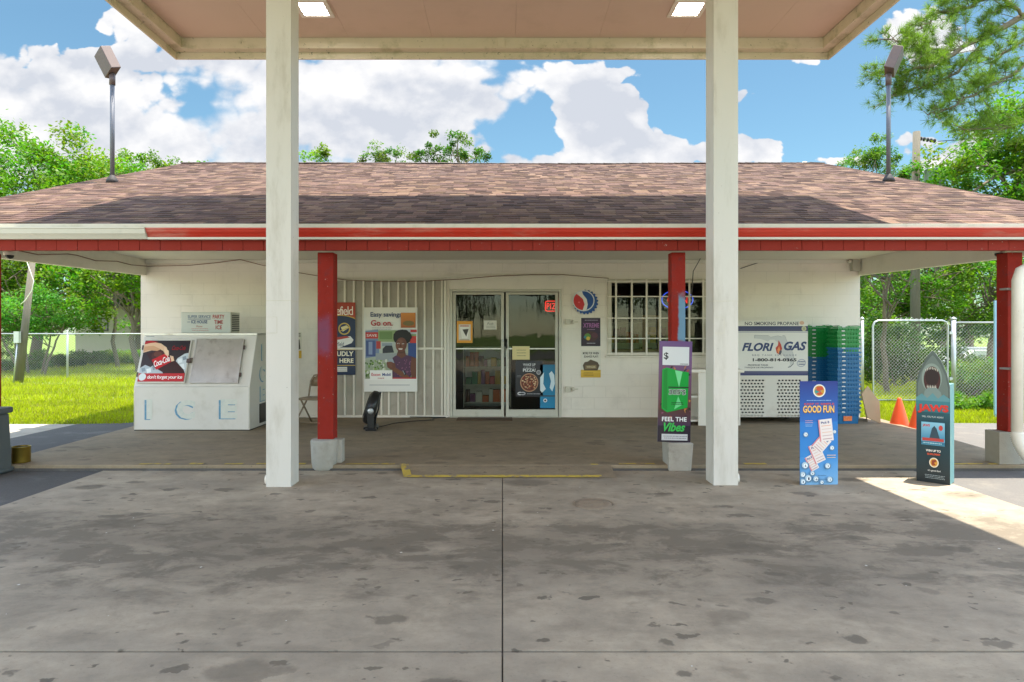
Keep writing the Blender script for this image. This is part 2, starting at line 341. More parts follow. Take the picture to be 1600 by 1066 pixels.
M_wall = blockwall()
M_white = pm('white_paint', (.80, .74, .65), .5, fleck=(.4, .33, .25), fth=.7, var=.05, scale=2, dirt=(.48, .45, .36), dscale=1.3, damt=.3)
M_col = pm('column_paint', (.66, .615, .555), .45, fleck=(.3, .25, .2), fth=.69, var=.04, scale=2, dirt=(.40, .35, .27), dscale=2.6, damt=.5, stretch=(1.5, 1.5, .35))
M_trim = pm('cream_trim', (.62, .57, .47), .5, var=.08, scale=6, dirt=(.35, .33, .2), dscale=4, damt=.4)
M_mossy = pm('weathered_cream', (.66, .58, .44), .6, fleck=(.12, .12, .06), fth=.66, fscale=18, var=.08, scale=5, dirt=(.27, .27, .12), dscale=3.2, damt=.62)
M_soffit = pm('canopy_soffit', (.66, .50, .40), .6, var=.06, scale=.8, dirt=(.5, .38, .28), dscale=.8, damt=.4)
M_ceil = pm('porch_ceiling', (.72, .69, .6), .6, var=.05, scale=2)
M_red = pm('red_paint', (.36, .02, .009), .6, spec=.25, var=.18, scale=7, dirt=(.25, .05, .05), dscale=5, damt=.5, bump=.1)
M_redf = pm('red_fascia', (.26, .024, .014), .7, spec=.2, fleck=(.5, .42, .36), fth=.71, var=.15, scale=3, dirt=(.2, .03, .03), dscale=3, damt=.5, bump=.08)
M_redg = pm('red_gutter', (.52, .03, .012), .4, var=.15, scale=3, dirt=(.55, .36, .28), dscale=2.0, damt=.4, stretch=(.5, 2, 2))
M_beigeg = pm('beige_gutter', (.60, .57, .48), .4, var=.05, scale=3, dirt=(.35, .34, .25), dscale=3, damt=.3)
M_alu = pm('cream_aluminium', (.55, .53, .45), .4, var=.06, scale=6, dirt=(.25, .22, .16), dscale=6, damt=.35)
M_steel = pm('galvanised_steel', (.5, .51, .52), .42, .75, var=.15, scale=12)
M_sheet = pm('scuffed_metal', (.56, .54, .5), .34, .75, var=.25, scale=5, dirt=(.27, .22, .17), dscale=4, damt=.6)
M_ice = pm('white_enamel', (.70, .665, .61), .4, var=.04, scale=3, dirt=(.5, .46, .38), dscale=2.5, damt=.4)
M_black = pm('black_plastic', (.012, .012, .014), .35, var=.2)
M_dark = pm('dark_rubber', (.03, .03, .03), .7, var=.2)
M_panelb = pm('panel_grey', (.43, .39, .32), .6, var=.12, scale=3, dirt=(.25, .22, .17), dscale=4, damt=.5)
M_pole = pm('dull_grey_pole', (.13, .135, .155), .5, .3, var=.15)
M_tan = pm('beige_enamel', (.22, .16, .10), .4, var=.08)
M_conc = pm('rough_concrete', (.40, .37, .32), .85, var=.2, scale=9, bump=.6, bscale=30, dirt=(.25, .23, .19), dscale=6, damt=.6)
M_block = pm('grey_block', (.36, .33, .27), .9, var=.15, scale=10, bump=.5, bscale=60)
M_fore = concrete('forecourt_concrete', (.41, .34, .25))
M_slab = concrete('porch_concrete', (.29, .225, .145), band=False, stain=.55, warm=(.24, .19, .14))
M_pathc = concrete('path_concrete', (.36, .32, .26), band=False, stain=.3, warm=(.4, .36, .3))
M_asph = pm('asphalt', (.085, .078, .072), .85, var=.35, scale=60, bump=.5, bscale=120, dirt=(.2, .19, .17), dscale=2, damt=.5)
M_asphl = pm('worn_asphalt', (.14, .13, .12), .9, var=.35, scale=80, bump=.5, bscale=120, dirt=(.22, .2, .17), dscale=3, damt=.6)
M_yellow = pm('worn_yellow_paint', (.52, .37, .06), .85, var=.3, scale=14, dirt=(.24, .19, .14), dscale=9, damt=1.0)
for _n in M_yellow.node_tree.nodes:
    if _n.type == 'MAP_RANGE': _n.inputs[1].default_value = .50; _n.inputs[2].default_value = .64
M_art = attrmat('printed_sheet', .4, .4)
M_shingle = attrmat('shingles', .9, .2, noise=.25, bump=.5, bscale=90)
def redpost():
    m = pm('oversprayed_red', (.30, .025, .016), .75, spec=.15, var=.35, scale=5, dirt=(.14, .035, .035), dscale=5, damt=.9, fleck=(.45, .35, .3), fth=.69, bump=.25)
    t = m.node_tree; N = t.nodes; L = t.links; b = N['Principled BSDF']; tc = N['Texture Coordinate']; old = b.inputs['Base Color'].links[0].from_socket
    sp = N.new('ShaderNodeSeparateXYZ'); L.new(tc.outputs['Object'], sp.inputs[0]); ns = N.new('ShaderNodeTexNoise'); ns.inputs['Scale'].default_value = 9; ns.inputs['Detail'].default_value = 5; L.new(tc.outputs['Object'], ns.inputs['Vector'])
    def mr(x, a, b_):
        n = N.new('ShaderNodeMapRange'); n.interpolation_type = 'SMOOTHSTEP'; L.new(x, n.inputs[0]); n.inputs[1].default_value = a; n.inputs[2].default_value = b_; return n.outputs[0]
    def mt(o_, a, c):
        n = N.new('ShaderNodeMath'); n.operation = o_
        for i, v in enumerate((a, c)):
            if isinstance(v, (int, float)): n.inputs[i].default_value = v
            else: L.new(v, n.inputs[i])
        return n.outputs[0]
    zz = mt('ADD', sp.outputs[2], mt('MULTIPLY', ns.outputs[0], .25)); xx = mt('ADD', sp.outputs[0], mt('MULTIPLY', ns.outputs[0], .05))
    for (za, zb, zc, zd, xa, xb, xc, xd, col, am) in ((1.5, 1.6, 2.0, 2.12, 1.975, 2.0, 3, 4, (.16, .33, .46), .9), (1.35, 1.5, 1.72, 1.9, -2.1, -2.0, -1.93, -1.85, (.2, .09, .17), .6)):
        f = mt('MULTIPLY', mt('MULTIPLY', mr(zz, za, zb), mr(zz, zd, zc)), mt('MULTIPLY', mr(xx, xa, xb), mr(xx, xd, xc))); f = mt('MULTIPLY', f, am)
        mm = N.new('ShaderNodeMix'); mm.data_type = 'RGBA'; L.new(f, mm.inputs[0]); L.new(old, mm.inputs[6]); mm.inputs[7].default_value = (*col, 1); old = mm.outputs[2]
    L.new(old, b.inputs['Base Color']); return m
M_redp = redpost()
M_glass = glassmat('window_glass', (.85, .87, .84))
M_doorglass = glassmat('door_glass', (.85, .87, .84), wob=.10)
M_leaf = leafmat('leaves'); M_needle = leafmat('needles', .3); M_grass = leafmat('grass_blades', .4)
M_bark = pm('bark', (.16, .125, .09), .95, var=.35, scale=12, bump=1, bscale=25)
M_polew = pm('weathered_pole', (.15, .13, .10), .9, var=.3, scale=8, bump=.6, bscale=30, stretch=(4, 4, .4))
M_lawn = pm('lawn', (.13, .20, .02), .95, var=.35, scale=1.2, dirt=(.16, .14, .05), dscale=.9, damt=.6)
M_wood = pm('plywood', (.42, .28, .16), .7, var=.15, scale=6, stretch=(1, 1, .3))
M_card = pm('cardboard', (.36, .25, .14), .85, var=.12)
M_brass = pm('brass', (.35, .25, .05), .35, .9, var=.3, scale=8)
M_bronze = pm('faded_bronze', (.11, .075, .068), .55, .2, var=.15, scale=8)
# ------------------------------------------------------------------ lettering and printed sheets
_TC = {}
def text_geo(s, bold=0.0, shear=0.0, space=1.0):
    k = (s, bold, shear, space)
    if k in _TC: return _TC[k]
    cu = bpy.data.curves.new('t', 'FONT'); cu.body = s; cu.offset = bold; cu.shear = shear; cu.space_character = space; cu.resolution_u = 3; cu.align_x = 'LEFT'
    o = bpy.data.objects.new('t', cu); C.objects.link(o); bpy.context.view_layer.update()
    me = bpy.data.meshes.new_from_object(o.evaluated_get(bpy.context.evaluated_depsgraph_get()))
    vs = [(v.co.x, v.co.y) for v in me.vertices]; fs = [tuple(p.vertices) for p in me.polygons]
    bpy.data.objects.remove(o); bpy.data.curves.remove(cu); bpy.data.meshes.remove(me)
    _TC[k] = (vs, fs); return vs, fs
class Art:
    """a printed sheet: flat shapes stacked a fraction of a millimetre apart, facing -Y; units are given by the box x0..x1, y0..y1 (y down)"""
    def __init__(s, x0, y0, x1, y1, w, h, base=None, eps=.00022):
        s.x0, s.y0, s.x1, s.y1, s.w, s.h = x0, y0, x1, y1, w, h; s.mb = MB(); s.k = 1; s.eps = eps
        if base is not None: s.rect(x0, y0, x1, y1, base)
    def P(s, x, y):
        x = min(max(x, min(s.x0, s.x1)), max(s.x0, s.x1)); y = min(max(y, min(s.y0, s.y1)), max(s.y0, s.y1))
        return ((x - s.x0) / (s.x1 - s.x0) * s.w - s.w / 2, -s.k * s.eps, (s.y1 - y) / (s.y1 - s.y0) * s.h)
    def col(s, c):
        return [lin(q) for q in c] if isinstance(c, (list, tuple)) and not isinstance(c[0], (int, float)) else lin(c)
    def poly(s, pts, c):
        s.mb.add([s.P(*p) for p in pts], [tuple(range(len(pts)))], col=s.col(c)); s.k += 1
    def rect(s, x0, y0, x1, y1, c): s.poly([(x0, y1), (x1, y1), (x1, y0), (x0, y0)], c)
    def grad(s, x0, y0, x1, y1, top, bot): s.poly([(x0, y1), (x1, y1), (x1, y0), (x0, y0)], [bot, bot, top, top])
    def ell(s, cx, cy, rx, ry, c, a0=0, a1=360, n=28, rot=0):
        pts = []
        for i in range(n + (0 if a1 - a0 == 360 else 1)):
            a = R(a0 + (a1 - a0) * i / n); x = rx * math.cos(a); y = ry * math.sin(a)
            pts.append((cx + x * math.cos(R(rot)) - y * math.sin(R(rot)), cy + x * math.sin(R(rot)) + y * math.cos(R(rot))))
        s.poly(pts, c)
    def ring(s, cx, cy, rx, ry, t, c, n=28):
        pts = [(cx + (rx + (t if j else 0)) * math.cos(2 * math.pi * i / n), cy + (ry + (t if j else 0)) * math.sin(2 * math.pi * i / n)) for i in range(n) for j in (0, 1)]
        s.mb.add([s.P(*p) for p in pts], [(2 * i, 2 * i + 1, 2 * ((i + 1) % n) + 1, 2 * ((i + 1) % n)) for i in range(n)], col=s.col(c)); s.k += 1
    def line(s, pts, t, c):
        vs = []; 
        for i, p in enumerate(pts):
            a = pts[max(i - 1, 0)]; b = pts[min(i + 1, len(pts) - 1)]; dx, dy = b[0] - a[0], b[1] - a[1]; L = math.hypot(dx, dy) or 1
            vs += [(p[0] - dy / L * t / 2, p[1] + dx / L * t / 2), (p[0] + dy / L * t / 2, p[1] - dx / L * t / 2)]
        s.mb.add([s.P(*p) for p in vs], [(2 * i, 2 * i + 1, 2 * i + 3, 2 * i + 2) for i in range(len(pts) - 1)], col=s.col(c)); s.k += 1
    def text(s, t, x0, y0, x1, y1, c, bold=.012, shear=0, space=1.0, rot=0):
        """lettering fitted to the box x0..x1, y0..y1"""
        vs, fs = text_geo(t, bold, shear, space); xs = [v[0] for v in vs]; ys = [v[1] for v in vs]
        a, b, e, f = min(xs), max(xs), min(ys), max(ys); cx, cy = (x0 + x1) / 2, (y0 + y1) / 2; out = []
        for (x, y) in vs:
            px = x0 + (x - a) / (b - a) * (x1 - x0); py = y1 - (y - e) / (f - e) * (y1 - y0)
            if rot:
                dx, dy = px - cx, py - cy; px = cx + dx * math.cos(R(rot)) - dy * math.sin(R(rot)); py = cy + dx * math.sin(R(rot)) + dy * math.cos(R(rot))
            out.append(s.P(px, py))
        s.mb.add(out, fs, col=s.col(c)); s.k += 1
    def scribble(s, x0, y0, x1, y1, rows, c, seed=1, fill=.6):
        """rows of print too small to read"""
        r = random.Random(seed); dy = (y1 - y0) / rows; vs = []; fs = []
        for i in range(rows):
            x = x0 + r.random() * (x1 - x0) * .08
            while x < x1 - (x1 - x0) * .05:
                w = (x1 - x0) * (.03 + .09 * r.random()); w = min(w, x1 - x); b = len(vs)
                vs += [s.P(x, y0 + dy * (i + .5 + fill / 2)), s.P(x + w, y0 + dy * (i + .5 + fill / 2)), s.P(x + w, y0 + dy * (i + .5 - fill / 2)), s.P(x, y0 + dy * (i + .5 - fill / 2))]
                fs.append((b, b + 1, b + 2, b + 3)); x += w + (x1 - x0) * .018
        s.mb.add(vs, fs, col=s.col(c)); s.k += 1
    def build(s, name, parent=None, loc=(0, 0, 0), rz=0, mat=None):
        o = s.mb.build(name, mat or M_art, parent, world=False, fix=False)
        o.location = loc; o.rotation_euler = (0, 0, rz); return o
def sheet(art, name, label, cat, loc, rz=0, group=None, thick=.004, tilt=0, edge=None):
    """a printed sheet with real thickness as one top-level mesh"""
    w, h = art.w, art.h
    art.mb.box(-w / 2, w / 2, 0, thick, 0, h, col=lin(edge or '#d8d6d0'))
    o = art.build(name, None, loc, rz); o.rotation_euler = (0, R(tilt), rz); tag(o, label, cat, group); return o

# ------------------------------------------------------------------ the ground
def sheetmesh(name, mat, poly, z, thick=0):
    mb = MB()
    if thick: mb.prism(poly, 'z', z - thick, z)
    else: mb.add([(x, y, z) for x, y in poly], [tuple(range(len(poly)))])
    o = mb.build(name, mat, fix=bool(thick)); tag(o, kind='structure'); return o
def gh(x, y):
    h = -.03 - .035 * max(0, y - 17) * min(1, max(0, (x - 4) / 6.0))
    return max(h, -1.25)
def make_ground():
    xs = [-400, -200, -100] + list(range(-60, 61, 2)) + [100, 200, 400]; ys = [-400, -150, -60] + list(range(-30, 61, 2)) + [90, 150, 300, 600]
    mb = MB(); vs = [(x, y, gh(x, y)) for y in ys for x in xs]; n = len(xs)
    mb.add(vs, [(j * n + i, j * n + i + 1, (j + 1) * n + i + 1, (j + 1) * n + i) for j in range(len(ys) - 1) for i in range(n - 1)], True)
    tag(mb.build('ground', M_lawn, fix=False), kind='structure')
make_ground()
sheetmesh('asphalt', M_asph, [(-7.1, -14), (-4.43, -14), (-4.43, 7.1), (-5.72, 7.1), (-5.9, 11.0), (-7.15, 10.75)], -.006, .02)
sheetmesh('worn_asphalt', M_asphl, [(4.56, -14), (16, -14), (16, 10.7), (6.6, 10.9), (5.98, 7.1), (4.56, 7.1)], -.006, .02)
sheetmesh('path', M_pathc, [(-22, -14), (-7.11, -14), (-7.16, 10.75), (-22, 10.9)], -.007, .02)
sheetmesh('road', M_asphl, [(-60, -32), (60, -32), (60, -16), (-60, -16)], -.012)
mb = MB()                                                              # forecourt slabs with open joints, over a dark bed
for x0, x1 in ((-4.42, -.0035), (.0035, 4.55)):
    for y0, y1 in ((-14, -4), (-3.99, 3.052), (3.070, 7.098)): mb.box(x0, x1, y0, y1, -.15, 0)
tag(mb.build('forecourt', M_fore, bevel=.004), kind='structure')
mb = MB(); mb.box(-4.4, 4.5, -13.9, 7.05, -.2, -.014); mb.box(-5.7, 5.95, 7.082, 7.099, -.01, .022); tag(mb.build('joint_bed', M_asph), kind='structure')
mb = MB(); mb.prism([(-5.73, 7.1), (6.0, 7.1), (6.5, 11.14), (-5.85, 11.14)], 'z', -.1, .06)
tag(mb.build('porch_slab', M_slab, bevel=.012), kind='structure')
mb = MB()                                                              # low ramp in front of the doors
mb.add([(-1.1, 7.099, 0), (1.2, 7.099, 0), (1.2, 6.72, .004), (-1.0, 6.72, .004), (-1.1, 7.099, .056), (1.2, 7.099, .056)], [(3, 2, 5, 4), (3, 4, 0), (2, 1, 5), (3, 0, 1, 2), (0, 4, 5, 1)])
tag(mb.build('door_ramp', M_slab), kind='structure')
# worn kerb paint
mb = MB(); rp = random.Random(4)
def ystrip(x0, x1, y0, y1, z, sl=0):
    n = max(2, int((x1 - x0) / .05)); top = []; bot = []
    for i in range(n + 1):
        x = x0 + (x1 - x0) * i / n; top.append((x, y1 + rp.uniform(-.012, .012), z + sl * (y1 - y0))); bot.append((x, y0 + rp.uniform(-.01, .01), z))
    mb.add(bot + top, [(i, i + 1, n + 2 + i, n + 1 + i) for i in range(n)])
for x0, x1 in ((-4.05, -3.7), (-3.5, -3.35), (-2.75, -2.2), (-1.75, -1.2), (1.3, 1.7), (2.7, 2.95), (4.9, 5.6), (-3.1, -2.9)): ystrip(x0, x1, 7.12, 7.17 + rp.random() * .03, .064)
ystrip(-1.0, 1.05, 6.725, 6.79, .009, .13)
def slant(x0, x1, y0, y1, w):
    mb.add([(x0, y0, .012), (x0 + w, y0, .012), (x1 + w, y1, .066), (x1, y1, .066)], [(0, 1, 2, 3)])
slant(-1.04, -1.14, 6.73, 7.14, .09); slant(1.08, .98, 6.95, 7.14, .08)
tag(mb.build('kerb_paint', M_yellow, fix=False), kind='structure')

# ------------------------------------------------------------------ the store
B = thing('convenience_store', 'long low white block building with brown shingle roof and red trimmed porch', 'store', (0, 11.15, 0))
WY = 11.15; K = WY / F
def wx(px): return (px - CX) * K
def wz(py): return H - (py - CY) * K
def zr(y): return 2.70 + .36 * (y - 6.9) if y <= 13.87 else 2.70 + .36 * (13.87 - 6.9) - .36 * (y - 13.87)
XL, XR = -6.3, 6.23; DX0, DX1, DZ1 = wx(703), wx(877), wz(452); GX0, GX1, GZ0, GZ1 = wx(949), wx(1106), wz(556), wz(437)
mb = MB()
mb.box(XL, DX0, WY, WY + .2, -.1, 2.9); mb.box(DX0, DX1, WY, WY + .2, DZ1, 2.9); mb.box(DX1, GX0, WY, WY + .2, -.1, 2.9)
mb.box(GX0, GX1, WY, WY + .2, -.1, GZ0); mb.box(GX0, GX1, WY, WY + .2, GZ1, 2.9); mb.box(GX1, XR, WY, WY + .2, -.1, 2.9)
mb.box(XL, XL + .2, WY + .2, 18.2, -.1, 2.9); mb.box(XR - .2, XR, WY + .2, 18.2, -.1, 2.9); mb.box(XL, XR, 18.2, 18.4, -.1, 2.9)
mb.build('wall', M_wall, B)
mb = MB(); mb.box(XL + .2, XR - .2, WY + .2, 18.2, .03, .06); mb.build('interior_floor', pm('vinyl_floor', (.2, .19, .17), .4), B)
mb = MB(); mb.box(XL + .2, XR - .2, WY + .2, 18.2, 2.7, 2.74); mb.build('interior_ceiling', pm('ceiling_tile', (.5, .5, .48), .8), B)
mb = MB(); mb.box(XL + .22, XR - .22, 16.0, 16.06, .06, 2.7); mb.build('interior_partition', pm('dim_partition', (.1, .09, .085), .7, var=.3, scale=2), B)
mb = MB(); mb.box(-6.19, 6.19, 7.5, WY - .002, 2.80, 2.84); mb.box(-6.19, 6.19, WY - .06, WY - .003, 2.74, 2.799); mb.build('porch_ceiling', M_ceil, B, bevel=.004)
for sx in (-1, 1):                                                     # gable ends with the deep side beam
    mb = MB(); poly = [(7.06, 2.43), (7.06, zr(7.06) - .06), (13.87, zr(13.87) - .06), (20.6, zr(20.6) - .06), (20.6, 2.6), (WY, 2.53)]
    mb.prism(poly, 'x', sx * 6.2, sx * 6.30)
    o = mb.build('gable_wall', M_white, B)
mb = MB(); mb.box(-5.6, 5.6, 20.5, 20.6, 2.55, 2.7); mb.build('rear_fascia', M_white, B)
# roof: shingle tabs laid in courses on the front slope
def make_roof():
    rr = np.random.RandomState(3); cs, sn = math.cos(math.atan(.36)), math.sin(math.atan(.36)); L = (13.87 - 6.9) / cs
    n = int(L / .14); V = []; Fc = []; Col = []
    pal = [tuple(q * .72 + w_ * .28 for q, w_ in zip(lin(c), lin('#876a5a'))) for c in ('#8d6f66', '#97786c', '#7d6058', '#a3826f', '#80695f', '#a88a73', '#6f5650', '#94746b', '#b09079')]
    for j in range(n + 1):
        s0 = j * .14; x = -6.9 - rr.rand() * .2
        dipx = .0
        while x < 6.9:
            w = .09 + rr.rand() * .15; xa, xb = max(x + .002, -6.9), min(x + w - .002, 6.9); x += w
            if xb - xa < .02: continue
            thick = rr.rand() < .45; t = .0055 + (.0035 if thick else 0) + rr.rand() * .0015; s1 = min(s0 + .15, L)
            def pt(xx, s, hh):
                sag = -.018 * math.exp(-((xx - 1) / 3) ** 2) * s / L + .006 * math.sin(xx * 2.1 + s)
                return (xx, 6.9 + s * cs - hh * sn, 2.70 + s * sn + hh * cs + sag)
            b = len(V); V.extend([pt(xa, s0, 0), pt(xb, s0, 0), pt(xb, s0, t), pt(xa, s0, t), pt(xb, s1, .003), pt(xa, s1, .003)])
            Fc.extend([(b, b + 1, b + 2, b + 3), (b + 3, b + 2, b + 4, b + 5), (b, b + 3, b + 5), (b + 1, b + 4, b + 2)])
            c = pal[rr.randint(len(pal))]; k = (.38 + .18 * rr.rand()) * (.78 if thick else 1.0); c = tuple(q * k for q in c); Col.extend([c] * 4)
    mb = MB(); mb.v = V; mb.f = Fc; mb.m = [0] * len(Fc); mb.sm = [False] * len(Fc); mb.c = Col
    return mb
roof = make_roof().build('roof', M_shingle, B, fix=False)
mb = MB()                                                              # deck, back slope and ridge caps
mb.prism([(6.9, 2.64), (6.9, 2.675), (13.87, zr(13.87) - .035), (20.9, zr(20.9)), (20.9, zr(20.9) - .05), (13.87, zr(13.87) - .07)], 'x', -6.88, 6.88)
M_dshingle = pm('dark_shingle', (.09, .065, .055), .9, var=.3, scale=20)
mb.build('roof_deck', M_dshingle, roof)
mb = MB(); x = -6.92; rr = random.Random(5)
while x < 6.9:
    zt = zr(13.87) + .018 - .018 * math.exp(-((x - 1) / 3) ** 2) + rr.uniform(-.003, .003)
    mb.add([(x, 13.72, zt - .045), (x + .2, 13.72, zt - .05), (x + .2, 13.87, zt - .002), (x, 13.87, zt + .006), (x, 14.02, zt - .045), (x + .2, 14.02, zt - .05)], [(0, 1, 2, 3), (3, 2, 5, 4), (0, 3, 4)]); x += .14
mb.build('ridge_cap', M_dshingle, roof, fix=False)
for sx in (-1, 1):
    mb = MB(); poly = [(6.9, 2.60), (6.9, 2.69), (13.87, zr(13.87) - .005), (20.9, zr(20.9) - .005), (20.9, zr(20.9) - .12), (13.87, zr(13.87) - .12)]
    mb.prism(poly, 'x', sx * 6.881, sx * 6.905); mb.build('rake_board', M_white, B)
# eave: drip edge, gutters, board fascia
mb = MB(); mb.box(-6.9, 6.9, 6.885, 6.91, 2.655, 2.70); mb.box(-6.9, 6.9, 6.91, 6.975, 2.62, 2.66); mb.build('drip_edge', M_trim, B, bevel=.003)
def gutter(x0, x1, dy, z0, z1, mat):
    m = MB(); pr = [(6.975, z0), (6.93 - dy, z0), (6.91 - dy, z0 + .03), (6.888 - dy, z0 + .055), (6.88 - dy, z1 - .018), (6.872 - dy, z1 - .012), (6.872 - dy, z1), (6.89 - dy, z1), (6.89 - dy, z1 - .012), (6.975, z1 - .012)]
    m.prism(pr, 'x', x0, x1); return m.build('gutter', mat, B)
xg = X_(226, 6.87)
gutter(xg + .003, 6.9, .0, 2.56, 2.655, M_redg); gutter(-6.9, xg, .012, 2.54, 2.66, M_beigeg)
mb = MB(); mb.box(xg + .01, 6.9, 6.905, 6.96, 2.535, 2.5585); mb.build('gutter_lip', M_beigeg, B)
mb = MB(); x = -6.9; k = 0
while x < 6.9:
    w = .226; mb.box(x + .002, min(x + w, 6.9) - .002, 6.985 + (k % 3) * .0012, 7.01, 2.425, 2.60); x += w; k += 1
mb.box(-6.89, 6.89, 7.011, 7.055, 2.428, 2.62)
mb.build('fascia', M_redf, B, bevel=.003)
# porch posts on concrete piers
def post(xc, w, zb, pier):
    m = MB(); m.box(xc - w / 2, xc + w / 2, 7.14, 7.14 + w, zb, 2.424)
    p = m.build('porch_post', M_redp, B, bevel=.006)
    m = MB()
    if pier == 'round':
        m.lathe([(.118, 0), (.135, .03), (.145, .2), (.15, .325), (.135, .34)], (xc - .02, 7.17, .0), 20); m.box(xc + .03, xc + .17, 7.20, 7.33, .061, .325)
        m.build('pier', M_conc, p, bevel=.008)
    elif pier == 'square':
        m.prism([(xc - .13, .0), (xc + .115, .0), (xc + .14, .31), (xc - .14, .31)], 'y', 7.04, 7.33); m.build('pier', M_conc, p, bevel=.012)
    else:
        m.box(xc - .19, xc + .04, 7.12, 7.34, .06, .42); m.box(xc + .05, xc + .15, 7.14, 7.33, .06, .38); m.build('pier', M_block, p, bevel=.006)
    return p
post(-1.975, .178, .33, 'round'); post(1.965, .155, .30, 'square'); post(5.72, .165, .42, 'block'); post(-5.80, .165, .38, 'block')
# downspout with a ribbed corrugated end, at the far right post
mb = MB(); xs = 5.86
xs = 5.665; mb.tube([(5.86, 6.93, 2.5), (5.82, 6.93, 2.32), (5.73, 6.95, 2.245), (5.645, 6.97, 2.2), (5.62, 6.98, 2.1), (5.615, 6.98, .42)], .055, 14); mb.build('downspout', M_white, B)
mb = MB(); pts = []; rad = []
for i in range(41):
    a = i / 40; pts.append((5.615 + .10 * a ** 2, 6.98 - .12 * a ** 1.5, .44 - .34 * a + .02 * a * a)); rad.append(.062 + (.008 if i % 2 else 0))
mb.tube(pts, rad, 16)
mb.build('corrugated_drain', M_white, B)
for z_ in (1.12, 2.0): mb = MB(); mb.box(xs - .12, xs + .02, 7.036, 7.139, z_, z_ + .02); mb.build('downspout_strap', M_steel, B)
# door frame and header
mb = MB(); y0, y1 = WY - .03, WY + .12
mb.box(DX0, DX0 + .045, y0, y1, .06, DZ1); mb.box(DX1 - .045, DX1, y0, y1, .06, DZ1); mb.box(DX0 + .045, DX1 - .045, y0, y1, DZ1 - .045, DZ1)
mb.build('door_frame', M_alu, B, bevel=.004)
mb = MB(); mb.box(wx(697), wx(880), WY - .02, WY - .002, DZ1 + .002, wz(433)); mb.box(wx(697), DX0 - .003, WY - .022, WY - .002, .06, DZ1); mb.box(DX1 + .002, wx(880), WY - .018, WY - .002, .06, DZ1)
mb.box(wx(692), wx(884), WY - .045, WY - .021, wz(433), wz(430.5)); mb.build('door_surround', M_white, B, bevel=.003)
def door(x0, x1, hinge):
    m = MB(); z0, z1 = .075, wz(457); s = .05; gx0, gx1 = x0 + s, x1 - s; gz0, gz1 = wz(640), wz(460.5)
    yf, yb = WY - .005, WY + .04
    m.box(x0, gx0, yf, yb, z0, z1); m.box(gx1, x1, yf, yb, z0, z1); m.box(gx0, gx1, yf, yb, z0, gz0); m.box(gx0, gx1, yf, yb, gz1, z1)
    for i in range(14):
        zz = gz0 + (gz1 - gz0) * (i + .5) / 14
        for xx in (x0 + .02, x1 - .02): m.cur = 1; m.box(xx - .003, xx + .003, yf - .003, yf, zz - .003, zz + .003)
    d = m.build('door', [M_alu, M_steel], B, bevel=.004)
    g = MB(); g.box(gx0, gx1, WY + .016, WY + .022, gz0, gz1); g.build('pane', M_doorglass, d)
    g = MB(); zb = wz(545); g.box(gx0, gx1, WY - .02, WY - .006, zb - .012, zb + .012); g.build('push_bar', M_sheet, d, bevel=.003)
    return d
dl = door(wx(707.5), wx(787.5), 0); dr = door(wx(790.5), wx(872), 1)
mb = MB(); hx = wx(790.5) + .012
mb.tube([(hx, WY - .008, wz(544)), (hx, WY - .05, wz(543)), (hx, WY - .05, wz(531)), (hx, WY - .008, wz(530))], .011, 8); mb.build('handle', M_black, dr)
mb = MB(); mb.lathe([(.018, 0), (.018, .012), (.01, .016)], (0, 0, 0), 12, Matrix.Translation((wx(787) - .012, WY - .005, wz(532))) @ Matrix.Rotation(R(90), 4, 'X')); mb.build('lock', M_steel, dl)
mb = MB(); mb.box(DX0, DX1, WY - .06, WY + .1, .061, .074); mb.build('threshold', M_alu, B, bevel=.003)
# security window
mb = MB(); f = .07; yf = WY - .03
mb.box(GX0, GX0 + f, yf, WY + .1, GZ0, GZ1); mb.box(GX1 - f, GX1, yf, WY + .1, GZ0, GZ1); mb.box(GX0 + f, GX1 - f, yf, WY + .1, GZ1 - .06, GZ1); mb.box(GX0 + f, GX1 - f, yf, WY + .1, GZ0, GZ0 + .06)
win = mb.build('window', M_trim, B, bevel=.004)
mb = MB(); mb.box(GX0 + f, GX1 - f, WY + .04, WY + .046, GZ0 + .06, GZ1 - .06); mb.build('pane', M_glass, win)
mb = MB()
for px in (961.5, 986, 1009, 1030, 1052, 1075.5, 1097): mb.box(wx(px) - .015, wx(px) + .015, WY - .075, WY - .055, GZ0 + .01, GZ1 - .0)
for py in (464, 497.5, 529, 545.5)[:3]: mb.box(GX0 - .03, GX1 + .03, WY - .09, WY - .076, wz(py) - .010, wz(py) + .010)
mb.box(GX0 - .03, GX1 + .03, WY - .09, WY - .076, GZ1 - .05, GZ1 - .025); mb.box(GX0 - .03, GX1 + .03, WY - .09, WY - .076, GZ0 + .02, GZ0 + .045)
mb.build('security_bars', M_white, win, bevel=.002)
mb = MB(); mb.box(GX0 - .03, GX1 + .03, WY - .05, WY - .001, GZ0 - .03, GZ0 - .002); mb.build('sill', M_white, win, bevel=.004)
